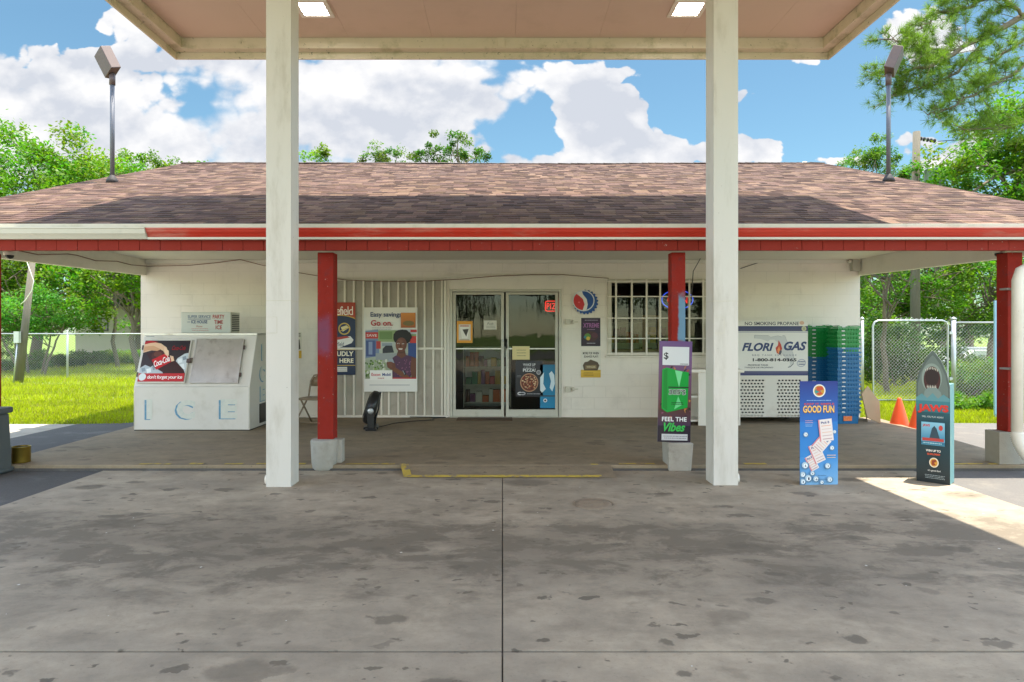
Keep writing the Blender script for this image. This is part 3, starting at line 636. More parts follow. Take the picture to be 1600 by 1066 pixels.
# ribbed sheet panels left of the doors
mb = MB(); a0, a1, b0, b1 = wx(497), wx(696), wz(652), wz(438)
mb.cur = 1; mb.box(a0, a1, WY - .03, WY - .002, b0 + .015, b1); mb.cur = 0
px = 499; k = 0
xsb = [499, 525, 540, 554, 569, 583, 597, 608.5, 623, 636, 650.5, 664, 677.5, 691]
for px in xsb: mb.box(wx(px) - .016, wx(px) + .016, WY - .07, WY - .0305, b0 + .03, b1 - .01)
mb.box(a0 - .01, a1, WY - .062, WY - .0305, b1 - .009, b1 + .02); mb.box(a0 - .01, a1, WY - .064, WY - .0305, b0 + .005, b0 + .029)
mb.box(a0, a1, WY - .085, WY - .071, wz(546.5), wz(543)); mb.box(wx(694), wx(698), WY - .07, WY - .0305, b0 + .03, b1 - .01)
mb.build('ribbed_panel', [pm('dingy_white_panel', (.74, .69, .59), .5, var=.06, scale=3, dirt=(.45, .4, .32), dscale=3, damt=.4), M_panelb], B, bevel=.002)
mb = MB(); mb.box(wx(480), wx(700), WY - .07, WY - .004, .061, .10); mb.build('base_sill', M_white, B, bevel=.006)
# brackets beside the doors, clips and bits on the wall
for px, py in ((890, 503), (890, 608)):
    mb = MB(); mb.box(wx(px - 7), wx(px + 1), WY - .07, WY - .002, wz(py + 4), wz(py - 4)); mb.box(wx(px + 2), wx(px + 13), WY - .03, WY - .002, wz(py + 1), wz(py - 1)); mb.box(wx(px + 4), wx(px + 7), WY - .04, WY - .002, wz(py + 3), wz(py - 3))
    mb.build('bar_bracket', M_trim, B, bevel=.003)
mb = MB(); mb.box(wx(901), wx(912), WY - .06, WY - .002, wz(406.5), wz(401)); mb.build('junction_box', M_alu, B, bevel=.004)
# loose cable looped along the beam and the wall
mb = MB()
lp = [(30, 392), (60, 398), (105, 397), (120, 399), (150, 407.5), (183, 408.5), (205, 414), (226, 416.5)]
pts = []
for px, py in lp:
    t = (px - 30) / (226 - 30); d = 7.7 + (11.08 - 7.7) * t; d = 6.185 * F / (CX - px); d = min(d, 11.1); pts.append((-6.185, d, Z_(py, d)))
pts[-1] = (-6.16, WY - .03, wz(416.5))
for px, py in ((300, 415.5), (345, 411), (378, 406.5), (411, 415), (440, 420), (463, 426), (500, 432), (540, 438), (600, 441), (660, 440), (720, 437), (770, 432.5), (830, 430), (880, 430), (915, 433), (950, 435.5)): pts.append((wx(px), WY - .075, wz(py)))
mb.tube(pts, .0065, 6); tag(mb.build('cable', pm('brown_cable', (.2, .09, .05), .6), B), 'thin brown cable looped along the top of the wall')
mb = MB(); d = 8.8
mb.tube([(wx(1078), WY - .08, wz(470)), (wx(1080), WY - .12, wz(425)), (wx(1090), WY - .2, wz(404)), (wx(1106), WY - .3, wz(396)), (wx(1112), WY - .32, 2.79)], .008, 6)
mb.tube([(wx(1156), WY - .03, wz(420)), (wx(1180), WY - .03, wz(412)), (wx(1200), WY - .03, wz(407)), (wx(1260), WY - .03, wz(405)), (wx(1325), WY - .03, wz(404))], .007, 6)
mb.build('cable', pm('grey_cable', (.12, .11, .1), .6), B)
# cameras under the porch
def camr(x, y, z, dome=True):
    m = MB(); m.lathe([(.055, .05), (.06, .04), (.06, 0)], (x, y, z), 18); o = m.build('camera', M_white, B)
    m = MB(); m.lathe([(.045, 0), (.042, -.02), (.028, -.036), (.008, -.044)], (x, y, z), 16); m.build('lens', M_black, o)
camr(X_(15, 7.5), 7.5, Z_(399, 7.5)); 
camr(X_(1561, 7.35), 7.35, Z_(396, 7.35))
mb = MB(); mb.tube([(wx(1328), WY - .02, wz(408)), (wx(1322), WY - .12, wz(410))], .035, 10); mb.box(wx(1328), wx(1340), WY - .1, WY - .01, wz(424), wz(402)); mb.build('camera', M_alu, B)

# ------------------------------------------------------------------ fuel canopy over the forecourt
CN = thing('fuel_canopy', 'flat beige canopy roof on two white square columns in the foreground', 'canopy', (0, 6.4, 0))
XC, YC0, YC1, ZB = 4.635, -3.0, 9.08, 5.40
def frame(m, x, y0, y1, t, z0, z1):
    m.box(-x, x, y1 - t, y1, z0, z1); m.box(-x, x, y0, y0 + t, z0, z1); m.box(-x, -x + t, y0 + t, y1 - t, z0, z1); m.box(x - t, x, y0 + t, y1 - t, z0, z1)
mb = MB(); frame(mb, XC, YC0, YC1, .03, ZB, ZB + .85); mb.build('fascia', M_mossy, CN, bevel=.003)
mb = MB(); frame(mb, XC - .032, YC0 + .032, YC1 - .032, .14, ZB + .09, ZB + .25); mb.build('perimeter_gutter', M_mossy, CN, bevel=.006)
mb = MB(); 
x = -XC + .18
while x < XC - .2:                                                    # broad soffit pans running front to back
    w = min(1.158, XC - .18 - x); mb.box(x + .001, x + w - .001, YC0 + .18, YC1 - .18, ZB + .232, ZB + .26); x += w
mb.build('soffit', M_soffit, CN, bevel=.0015)
mb = MB(); mb.box(-XC + .03, XC - .03, YC0 + .03, YC1 - .03, ZB + .7, ZB + .74); mb.build('canopy_roof', M_white, CN)
mb = MB(); xb = X_(783, 8.9); mb.box(xb - .05, xb + .05, YC1 - .185, YC1 - .173, ZB + .10, ZB + .235); mb.build('joint_cover', M_mossy, CN, bevel=.003)
for px in (490, 1075):
    x = (px - CX) / F * 8.09; y = 8.09; z = ZB + .231
    m = MB(); frame2 = [(x - .22, x + .22, y - .22, y + .22)]
    m.box(x - .215, x + .215, y - .215, y - .155, z - .02, z); m.box(x - .215, x + .215, y + .155, y + .215, z - .02, z); m.box(x - .215, x - .155, y - .155, y + .155, z - .02, z); m.box(x + .155, x + .215, y - .155, y + .155, z - .02, z)
    l = m.build('ceiling_light', M_white, CN, bevel=.006)
    m = MB(); m.box(x - .154, x + .154, y - .154, y + .154, z - .012, z - .002); m.build('lens', emit('led_lens', (1, .98, .95), LAMP), l, bevel=.004)
for sx, x in ((-1, -2.215), (1, 2.235)):
    yf = 6.33 if sx < 0 else 6.4
    m = MB(); w = .1225
    m.box(x - w, x + w, yf, yf + .245, 0, ZB + .231)
    m.cur = 1
    m.box(x - w - .0015, x + w + .0015, yf - .0015, yf + .2465, 1.84, 1.846); m.box(x - .115, x - .02, yf - .002, yf, 1.52, 1.525); m.box(x - .115, x - .02, yf - .002, yf, 1.68, 1.684); m.box(x - .018, x - .014, yf - .002, yf, 1.52, 1.684) 
    c = m.build('column', [M_col, M_trim], CN, bevel=.004)
    m = MB(); m.tube([(x + sx * .12, yf + .09, .055), (x + sx * .16, yf + .085, .055)], .045, 16); m.build('drain_stub', M_white, c, bevel=.003)
# ------------------------------------------------------------------ things on the porch
def rows_text(a, items):
    for it in items: a.text(*it)
# ice merchandiser
IX0, IX1, IY = -5.53, -3.79, 9.6
ICE = thing('ice_merchandiser', 'white slant front ice freezer with faded blue ICE lettering beside the grassy corner', 'ice freezer', ((IX0 + IX1) / 2, 10.1, .06))
mb = MB(); zt = 1.51; ys = 9.89
mb.prism([(9.6, .07), (9.6, .72), (ys, zt), (10.62, zt), (10.62, .07), (9.93, .07)], 'x', IX0, IX1); mb.build('body', M_ice, ICE, bevel=.012)
mb = MB(); mb.box(IX0 - .006, IX1 + .006, ys - .012, 10.5, zt - .02, zt + .014); mb.box(IX0 + .02, IX1 - .02, 9.597, 9.61, .715, .722); mb.build('top_trim', M_sheet, ICE, bevel=.004)
mb = MB(); mb.box(IX1 + .001, IX1 + .012, 9.98, 10.6, .12, .42); mb.build('cavity_shade_panel', M_black, ICE)  # flat black panel standing in for the shaded cavity low in the side
sl = math.atan2(zt - .72, ys - 9.6); tilt = Matrix.Rotation(-(R(90) - sl), 4, 'X')       # front slope
def slope_M(xc, zc):
    t = (zc - .72) / (zt - .72); return Matrix.Translation((xc, 9.6 + (ys - 9.6) * t, zc)) @ tilt
def hatch(px0, px1, py0, py1, poster):
    d = 9.75; x0, x1, z1, z0 = X_(px0, d), X_(px1, d), Z_(py0, 9.8), Z_(py1, 9.65); xc, zc = (x0 + x1) / 2, (z0 + z1) / 2; w, h = (x1 - x0) / 2, (z1 - z0) / 2 / math.sin(sl)
    M = slope_M(xc, zc); m = MB(); m.box(-w, w, -.045, -.002, -h, h, M); m.cur = 0
    if not poster:
        for q in ((-w, w, h - .022, h), (-w, w, -h, -h + .022), (-w, -w + .022, -h + .022, h - .022), (w - .022, w, -h + .022, h - .022)): m.box(q[0], q[1], -.0495, -.0452, q[2], q[3], M)
    dd = m.build('door', M_ice if poster else M_sheet, ICE, bevel=.008)
    m = MB(); hx = w + .015 if poster else -w - .015
    s_ = 1 if poster else -1
    if poster: m.box(w - .02, w + .045, -.062, -.04, -.03, .03, M); m.box(w + .02, w + .05, -.08, -.06, -.012, .012, M)
    else: m.tube([M @ Vector((-w - .005, -.05, -.03)), M @ Vector((-w - .03, -.07, -.03)), M @ Vector((-w - .03, -.07, .03)), M @ Vector((-w - .005, -.05, .03))], .008, 6)
    m.build('latch', M_bronze, dd)
    for zz in (-h * .62, h * .62):
        m = MB(); sx = -1 if poster else 1; m.box(sx * w - .008, sx * w + .022, -.04, -.01, zz - .03, zz + .03, M) if not poster else m.box(-w - .02, -w + .005, -.05, -.01, zz - .035, zz + .035, M)
        m.build('hinge', M_bronze, dd, bevel=.003)
    return dd, M, w, h
d1, Mp, pw, ph = hatch(223, 297, 532, 599.5, True); hatch(304, 379, 531, 599.5, False)
a = Art(0, 0, 100, 92, pw * 2 - .03, ph * 2 - .04, '#221e22')
a.grad(0, 0, 100, 74, '#2a2226', '#3d2f31')
a.poly([(0, 74), (0, 62), (10, 55), (22, 60), (34, 52), (44, 60), (52, 74)], '#b9c3cc'); a.poly([(78, 40), (92, 30), (100, 28), (100, 74), (74, 74), (70, 58)], '#c9d2d8')
for i, (x, y, r) in enumerate(((8, 66, 5), (20, 68, 6), (31, 62, 5), (84, 46, 6), (93, 40, 5), (90, 60, 8), (80, 66, 5))): a.poly([(x - r, y - r * .6), (x + r * .5, y - r), (x + r, y + r * .5), (x - r * .4, y + r)], '#e8eef2' if i % 2 else '#8d9aa6')
a.poly([(8, 30), (40, 22), (62, 34), (96, 66), (100, 74), (56, 74), (30, 60), (18, 44)], '#3a1712')             # bottle
a.ell(35, 34, 15, 12, '#4d241c'); a.ell(33, 31, 9, 6, '#6a3a2c')
a.poly([(22, 44), (52, 28), (66, 48), (36, 66)], '#c8161d')
a.text('Coca-Cola', 27, 40, 62, 54, '#ffffff', .015, .35, .9, rot=-24)
a.poly([(0, 8), (14, 3), (36, 7), (50, 16), (55, 28), (50, 33), (44, 24), (34, 19), (20, 22), (0, 28)], '#e7bf9c')        # hand
a.poly([(0, 14), (20, 12), (38, 20), (30, 24), (12, 22), (0, 26)], '#d3a27c'); a.poly([(44, 14), (56, 24), (58, 34), (53, 35), (46, 24)], '#f0cfb0'); a.poly([(0, 3), (10, 0), (30, 4), (12, 6), (0, 9)], '#b41d22')
a.poly([(60, 34), (68, 36), (72, 46), (66, 48)], '#eec6a3')
a.text('Coca-Cola', 62, 12, 92, 22, '#a01c22', .01, .35, .9)
a.rect(0, 74, 100, 92, '#c3272b'); a.ell(9, 82, 8, 8, '#dfe6ea'); a.text("don't forget your ice", 20, 78, 96, 88, '#ffffff', .012, 0, .9)
o = a.build('poster', d1); a_off = Vector((0, -.0465, -ph + .02)); M = Mp @ Matrix.Translation(a_off)
o.matrix_basis = Matrix.Translation(-Vector(ICE.location)) @ M
mb = MB(); mb.box(IX0 + .03, IX0 + .16, 9.875, 9.884, 1.44, 1.475); mb.build('brand_plate', pm('plate_blue', (.05, .09, .16), .4), ICE)
for x_ in (IX0 + .004, IX1 - .016): mb = MB(); mb.box(x_, x_ + .012, 9.596, 9.6, .09, .71); mb.build('corner_trim', M_sheet, ICE)
mb = MB(); mb.box(IX0, IX1, 9.61, 10.6, .061, .069); mb.build('base_skid', M_dark, ICE)
# lettering: blue shadow and peeled white faces
M_blue = pm('faded_blue_decal', (.13, .31, .47), .6, var=.3, scale=20, dirt=(.55, .6, .6), dscale=12, damt=.6)
M_pale = pm('peeling_pale_decal', (.66, .67, .6), .6, var=.12, scale=18, dirt=(.45, .52, .52), dscale=10, damt=.6)
def letter(ch, x0, x1, z0, z1, y, side=False, par=None):
    vs, fs = text_geo(ch, .065, 0, 1); xs_ = [v[0] for v in vs]; zs_ = [v[1] for v in vs]; A, B_, E, G = min(xs_), max(xs_), min(zs_), max(zs_)
    for mt_, off, dy in ((M_blue, -.03, .0015), (M_pale, 0, .003)):
        m = MB(); sc = .035 if mt_ is M_blue else 0
        out = []
        for v in vs:
            u_ = x0 + (v[0] - A) / (B_ - A) * (x1 - x0) + off; w_ = z0 + (v[1] - E) / (G - E) * (z1 - z0) - (.012 if mt_ is M_blue else 0)
            out.append((u_, y - dy, w_) if not side else (IX1 + dy, u_, w_))
        m.add(out, fs); m.build('letter', mt_, par or ICE, fix=False)
letter('I', X_(229, 9.6), X_(238, 9.6), Z_(655, 9.6), Z_(624, 9.6), 9.6); letter('C', X_(276, 9.6), X_(305, 9.6), Z_(655, 9.6), Z_(625, 9.6), 9.6); letter('E', X_(345, 9.6), X_(371, 9.6), Z_(654, 9.6), Z_(624, 9.6), 9.6)
letter('I', 10.08, 10.14, 1.1, 1.36, 0, True); letter('C', 10.0, 10.24, .76, 1.02, 0, True); letter('E', 10.02, 10.24, .46, .7, 0, True)
mb = MB(); mb.box(-5.12, -4.33, 10.2, 10.55, 1.525, 1.86); cb = mb.build('compressor_box', pm('beige_enamel_box', (.6, .6, .54), .4, var=.05), ICE, bevel=.008)
mb = MB()
for i in range(9): mb.box(-4.329, -4.32, 10.24, 10.51, 1.56 + i * .03, 1.575 + i * .03)
mb.build('vent', M_black, cb)
a = Art(0, 0, 100, 42, .78, .325)
a.text('SUPER SERVICE', 13, 6, 60, 12, '#34557e', .01); a.rect(13, 13.5, 60, 14.5, '#2e4a78'); a.rect(12, 19.5, 18, 20.5, '#2e4a78'); a.text('ICE HOUSE', 20, 16, 53, 23, '#24416f', .025)
a.text('Phone', 30, 27, 43, 31, '#b0584f', .0, .3); a.scribble(20, 32, 55, 39, 2, '#c4837a', 3, .3)
a.text('PARTY', 64, 5, 88, 13, '#b03a3a', .02); a.text('TIME', 67, 16, 85, 24, '#b03a3a', .02); a.text('ICE', 70, 27, 83, 35, '#b03a3a', .02)
o = a.build('lettering', cb); o.location = Vector((-4.725, 10.1985, 1.53)) - Vector(ICE.location) - Vector(cb.location)

# folding chair
CH = thing('folding_chair', 'beige metal folding chair against the ribbed panel behind the red post', 'chair', (-2.98, 10.15, .06), R(-13))
def loc_part(name, m, mat, par, bevel=0): return m.build(name, mat, par, world=False, bevel=bevel)
mb = MB(); mb.box(-.2, .2, -.2, .18, .425, .445); mb.box(-.195, .195, -.195, .175, .415, .425); loc_part('seat', mb, M_tan, CH, .012)
mb = MB(); n = 8; vs = []
for i in range(n + 1):
    x = -.19 + .38 * i / n; bow = .03 * (1 - (x / .19) ** 2); top = .79 - .06 * (x / .19) ** 2
    for z in (.60, top):
        yy = .19 + (z - .42) * .22 + bow; vs += [(x, yy, z), (x, yy + .006, z)]
fs = []
for i in range(n):
    b = i * 4; fs += [(b, b + 4, b + 6, b + 2), (b + 1, b + 3, b + 7, b + 5), (b + 2, b + 6, b + 7, b + 3), (b, b + 1, b + 5, b + 4)]
fs += [(0, 2, 3, 1), (n * 4, n * 4 + 1, n * 4 + 3, n * 4 + 2)]
mb.add(vs, fs, True); loc_part('backrest', mb, M_tan, CH)
for s in (-1, 1):
    mb = MB(); mb.tube([(s * .21, -.27, .01), (s * .21, .19, .44), (s * .205, .245, .68), (s * .16, .275, .775), (0, .285, .80)], .014, 8); loc_part('front_leg', mb, M_tan, CH)
    mb = MB(); mb.tube([(s * .19, .26, .01), (s * .19, -.1, .43)], .014, 8); loc_part('rear_leg', mb, M_tan, CH)
for y, z in ((-.2, .075), (.2, .085)):
    mb = MB(); mb.tube([(-.205, y, z), (.205, y, z)], .008, 6); loc_part('stretcher', mb, M_tan, CH)

# floor fan, turned nearly edge-on, tipped back in its stand
FN = thing('floor_fan', 'black round floor fan tilted back and seen edge on by the smiling woman poster', 'fan', (X_(579, 9.75), 9.85, .06), R(8))
Mt = Matrix.Translation((0, 0, .32)) @ Matrix.Rotation(R(90 + 18), 4, 'Y')
mb = MB(); mb.lathe([(.10, -.085), (.2, -.075), (.255, -.05), (.265, 0), (.255, .05), (.2, .07), (.1, .08)], (0, 0, 0), 32, Mt); loc_part('housing', mb, M_black, FN)
mb = MB()
for r_ in (.07, .11, .15, .19, .23): mb.tube([Mt @ Vector((r_ * math.cos(t), r_ * math.sin(t), -.088 + max(0, r_ - .19) * .45)) for t in [i * math.pi / 12 for i in range(24)]], .003, 5, closed=True)
loc_part('grille', mb, M_dark, FN)
mb = MB(); mb.box(-.12, .10, -.14, .14, .0, .035); mb.box(-.05, .05, -.3, -.27, .03, .36); mb.box(-.05, .05, .27, .3, .03, .36); mb.box(-.08, .08, -.3, .3, .0, .03); loc_part('stand', mb, M_black, FN, .01)
mb = MB(); mb.tube([(.06, -.10, .5), (.13, -.1, .54), (.13, .1, .54), (.06, .1, .5)], .012, 8); mb.tube([(.13, 0, .54), (.10, 0, .3), (.04, 0, .1)], .012, 8); loc_part('handle', mb, M_black, FN)
mb = MB(); mb.lathe([(.045, 0), (.045, .008), (.03, .014)], (0, 0, 0), 20, Matrix.Translation((0, -.3, .3)) @ Matrix.Rotation(R(90), 4, 'X')); loc_part('pivot_cap', mb, M_steel, FN)
mb = MB(); mb.tube([(X_(590, 9.9), 9.9, .066), (-1.75, 10.35, .066), (-1.5, 10.6, .066), (-1.15, 10.75, .066), (-1.2, 10.95, .066), (-.98, 11.05, .07), (-1.6, 11.07, .075)], .007, 6)
tag(mb.build('power_cord', M_black), 'black cord lying on the porch floor between the fan and doors', 'cord')

# posters and signs on the wall --------------------------------------------------------
# tobacco style poster, left part hidden behind the post
a = Art(503, 472, 554, 586, (554 - 503) * .0110, (586 - 472) * .0110, '#182a4a')
a.grad(503, 472, 554, 500, '#a03018', '#b8482a'); a.ell(528, 508, 34, 16, '#182a4a', 180, 360); a.rect(503, 501, 554, 546, '#182a4a')
a.ell(528, 508, 35, 16.5, '#c59a3c', 180, 360); a.ell(528, 509, 34, 16, '#16284a', 180, 360); a.rect(503, 503, 554, 547, '#16284a')
a.text('efield', 523.5, 478, 550, 492, '#f0e6da', .0, 0, .85)
a.ell(536.5, 513.5, 9.5, 9.5, '#c6a64e'); a.ell(536.5, 513.5, 7.5, 7.5, '#1d2f55'); a.poly([(531, 511), (540, 508), (544, 512), (534, 518)], '#e0cf98'); a.line([(530, 517), (543, 512)], 1.2, '#c6a64e')
a.poly([(522, 528), (546, 525), (551, 531), (548, 536), (524, 545), (522, 544)], '#e9e5e0'); a.poly([(522, 527), (540, 525), (546, 527), (526, 531)], '#b23a30'); a.text('rfield', 524, 534, 536, 541, '#555a68', .01, .1)
a.line([(503, 546.5), (554, 546.5)], 1, '#c6a64e'); a.text('UDLY', 525, 549, 551, 556.5, '#efe7cf', .03); a.text('HERE', 529, 560, 551, 567, '#efe7cf', .03); a.line([(503, 571), (554, 571)], 1, '#c6a64e'); a.rect(520, 573.5, 541, 581, '#d7d5cf'); a.scribble(521, 575, 540, 580, 2, '#8f8f95', 2, .3)
sheet(a, 'poster', 'navy and rust poster reading UDLY HERE, half hidden by the left red post', 'poster', ((528.5 - CX) * .0110, WY - .082, Z_(586, 11.06)), edge='#cfcac0')
# easy savings board with the woman
a = Art(568.5, 480, 651.5, 612, 83 * .0110, 132 * .0110, '#e6e3dc')
def pic(a):
    a.grad(570, 515, 650, 592, '#c9cdc9', '#93a07e'); a.poly([(570, 517), (590, 515), (592, 556), (570, 560)], '#7d8da8')
    a.rect(590, 516, 650, 534, '#8fa36c'); a.rect(592, 518, 612, 530, '#6f8a50'); a.rect(624, 514, 650, 522, '#c9cbd0'); a.rect(570, 519, 590, 529, '#c23a33'); a.text('SAVE', 572, 522, 588, 526, '#f3e9e4', .01); a.rect(571, 532, 586, 557, '#44568a'); a.rect(575, 534, 581, 554, '#8797b8')
    a.rect(587, 533, 594, 545, '#b53a36'); a.rect(596, 536, 612, 541, '#8f9aa3'); a.poly([(597, 545), (602, 540), (612, 540), (615, 551), (597, 552)], '#2c2f36'); a.rect(586, 552, 650, 563, '#9aa0a2'); a.rect(637, 536, 650, 566, '#2f4a86'); a.rect(640, 525, 650, 536, '#cf3a35')
    rg = random.Random(8)
    for i in range(60): x, y = rg.uniform(570, 604), rg.uniform(562, 590); a.k -= 0; a.ell(x, y, rg.uniform(1, 2.4), rg.uniform(1.2, 3), rg.choice(['#6c8f3c', '#88a85a', '#b7c39a', '#4f7030', '#d9ddd0']), n=7)
    # the woman: afro, face, top, arms, phone
    rg = random.Random(2); pts = []
    for i in range(40): t = 2 * math.pi * i / 40; r_ = 1 + rg.uniform(-.04, .05); pts.append((628 + 14.4 * r_ * math.cos(t), 526.5 + 11.8 * r_ * math.sin(t)))
    a.poly(pts, '#17120f')
    a.poly([(622, 546), (632, 546), (634, 556), (619, 556)], '#5d3525')                          # neck
    a.poly([(612, 560), (617, 556), (624, 554.5), (634, 554.5), (643, 557), (647, 562), (648, 574), (640, 590), (613, 590), (612, 572)], '#54304f')
    a.poly([(619, 555), (627, 560), (635, 555), (631, 552), (622, 552)], '#6d4030')
    for i in range(26): a.ell(rg.uniform(615, 642), rg.uniform(561, 588), .9, .9, '#8c5573', n=6)
    a.ell(626.5, 538.5, 8.7, 11.2, '#6d4030', n=30, rot=6); a.ell(624.5, 539, 6, 8.6, '#7d4d39', rot=6)
    a.ell(622, 536.8, 1.7, .75, '#f2ece6', n=12); a.ell(629.4, 537.2, 1.7, .75, '#f2ece6', n=12); a.ell(622.1, 536.9, .75, .75, '#1c100c', n=8); a.ell(629.4, 537.3, .75, .75, '#1c100c', n=8)
    a.line([(619.8, 534.7), (622, 533.9), (624.2, 534.6)], .6, '#1c100c'); a.line([(627.3, 534.9), (629.6, 534.3), (631.8, 535.3)], .6, '#1c100c')
    a.poly([(625.6, 537), (627.6, 541.4), (625.4, 542.2), (623.4, 541.4)], '#5a3224'); a.poly([(621, 544), (625.5, 545), (630, 544.3), (628, 547.4), (623, 547.4)], '#7c2e2c'); a.poly([(621.8, 544.4), (629.2, 544.6), (627.6, 546.2), (623.4, 546.2)], '#f4efe8')
    a.poly([(643, 557), (650, 560), (651, 590), (643, 592), (641, 574)], '#6d4030')               # upper arm
    a.poly([(641, 590), (632, 583), (617, 574), (609, 568), (608, 573), (614, 580), (626, 588), (636, 593)], '#75462f')
    a.line([(630, 580), (633, 586)], 3.0, '#1f2630'); a.line([(629, 579), (632, 585)], 1.2, '#8f8f95')
    a.poly([(606, 562), (613, 560), (617, 571), (610, 574)], '#9fa7b4'); a.poly([(604, 566), (610, 565), (617, 568), (618, 574), (611, 578), (605, 574)], '#6d4030')
    for k in range(4): a.line([(606, 567 + k * 2.2), (612.5, 566 + k * 2.3)], 1.4, '#7d4d39')
a.grad(568.5, 480, 651.5, 592, '#e8e4da', '#dcd9d0'); pic(a); a.rect(568.5, 480, 570, 612, '#e6e3dc'); a.rect(650.2, 480, 651.5, 612, '#e6e3dc')
a.text('Easy savings', 578.5, 487.5, 627, 497, '#22386b', .016); a.text('Go on.', 579, 500, 613, 509, '#b3202c', .022); a.scribble(579, 511, 612, 515.5, 2, '#8c8f99', 5, .28)
a.grad(626, 489, 649, 512, '#d98a3c', '#a85a2a'); a.ell(638, 505, 9, 4, '#7c6a3c'); a.rect(641, 515, 651, 519, '#bb2b2a')
a.rect(568.5, 592, 651.5, 612, '#e9e7e2'); a.rect(613, 590, 650, 592, '#c03038'); a.rect(577.5, 578.5, 612.5, 594, '#f1efeb')
a.text('Exxon', 580, 583, 594, 587.5, '#c01f2e', .025); a.text('Mobil', 597, 583, 610, 587.5, '#1e3f8a', .025); a.text('rewards', 590, 589.5, 600, 592, '#b03038', .01); a.rect(577, 601, 640, 602.3, '#b5b6b8')
sheet(a, 'poster', 'large white poster of a smiling woman in a purple top holding a phone', 'poster', ((610 - CX) * .0110, WY - .1, Z_(612, 11.03)), thick=.015)
# orange sheet taped over its corner
a = Art(0, 0, 24, 24, .25, .25, '#c9622a'); a.grad(1.5, 1.5, 22.5, 22.5, '#d07b35', '#8d4a2c'); a.ell(12, 15, 8, 3, '#b98f3a'); a.ell(8, 17, 3, 2, '#5a6a34'); a.ell(15, 16, 3, 2, '#7c3a3a'); a.scribble(3, 3, 21, 6, 1, '#e8b070', 3)
# bottle cap sign
CAPX, CAPZ = wx(913), wz(471)
a = Art(-50, -50, 50, 50, .47, .47)
pts = []
for i in range(84):
    t = 2 * math.pi * i / 84; r_ = 47 if (i // 2) % 2 else 42.5; pts.append((4 + r_ * math.cos(t), 3 + r_ * .97 * math.sin(t)))
a.poly(pts, '#1c4f94'); a.ell(-4, -2, 41, 39, '#d9dde2'); a.ell(-4, -2, 37, 35, '#e7e5e0')
def cappt(t): return (-4 + 37 * math.cos(t), -2 + 35 * math.sin(t))
a.poly([cappt(R(d)) for d in range(95, 232, 6)] + [(-22, -22), (-6, -8), (0, 12), (-6, 30)], '#c62a30')
a.poly([cappt(R(d)) for d in range(262, 440, 6)] + [(8, 30), (12, 12), (8, -8), (-6, -26)], '#1d4f96'); a.ell(-20, 4, 4, 3, '#dc5d60')
bc = thing('bottle_cap_sign', 'round red white and blue bottle cap sign right of the doors', 'sign', (CAPX, WY - .03, CAPZ - .235))
a.build('cap_face', bc)
mb = MB(); ang = [2 * math.pi * i / 84 for i in range(84)]
mb.prism([((4 + (47 if (i // 2) % 2 else 42.5) * math.cos(t)) * .0047, .235 - (3 + (47 if (i // 2) % 2 else 42.5) * .97 * math.sin(t)) * .0047) for i, t in enumerate(ang)], 'y', 0, .028)
loc_part('rim', mb, pm('cap_blue', (.02, .08, .28), .4), bc)
# purple drink poster
a = Art(0, 0, 30, 44, 30 * K, 44 * K, '#2a2030'); a.grad(1, 1, 29, 43, '#3a2440', '#33222e'); a.text('XTREME', 3, 8, 28, 15, '#a0609a', .03); a.scribble(4, 2, 26, 5, 1, '#9a8fa0', 2, .4)
a.poly([(4, 26), (12, 20), (22, 22), (27, 30), (20, 37), (8, 36)], '#4a2a2a'); a.ell(10, 29, 5, 5, '#5f8a3a'); a.ell(11, 32, 3, 3, '#c9a83a'); a.ell(21, 27, 5, 4, '#5a2d3a'); a.ell(6, 30, 2, 2, '#3c7f86'); a.scribble(9, 17, 22, 19, 1, '#b58fb0', 4, .4); a.scribble(8, 38, 22, 41, 1, '#a8a0a8', 5, .4)
sheet(a, 'poster', 'dark purple poster on the wall below the round bottle cap sign', 'poster', (wx(923), WY - .008, wz(541)))
a = Art(0, 0, 31, 43, 31 * K, 43 * K, '#ddd8cb'); a.text('MORE FOR WHEN', 3, 3, 28, 7, '#2a2622', .03); a.text('IDAHOS PLAY!', 5, 8.5, 27, 12, '#2a2622', .03)
a.rect(0, 31, 31, 43, '#d3a836'); a.poly([(3, 24), (6, 19), (11, 18), (15, 15), (21, 17), (26, 19), (29, 24), (26, 32), (5, 32)], '#5a4a38'); a.poly([(7, 24), (24, 23), (25, 29), (7, 30)], '#85704e'); a.text('WINGER', 9, 25, 23, 28, '#cdbf9a', .02); a.rect(0, 33, 31, 36, '#dcb544'); a.scribble(4, 34, 20, 41, 2, '#8a6a20', 4, .3)
sheet(a, 'poster', 'white and yellow poster on the wall, lowest of those right of the doors', 'poster', (wx(923), WY - .008, wz(590)))
a = Art(0, 0, 8, 41, 8 * K * 1.6, 41 * K, '#d8d2c0'); a.scribble(1, 1, 7, 8, 2, '#4a4540', 2, .7); a.poly([(1, 18), (6, 11), (7, 26), (3, 30), (1, 26)], '#4a4238'); a.rect(0, 29, 8, 41, '#d0a636')
sheet(a, 'poster', 'small white and yellow notice on the wall behind the left canopy column', 'poster', (wx(465), WY - .006, wz(560)))
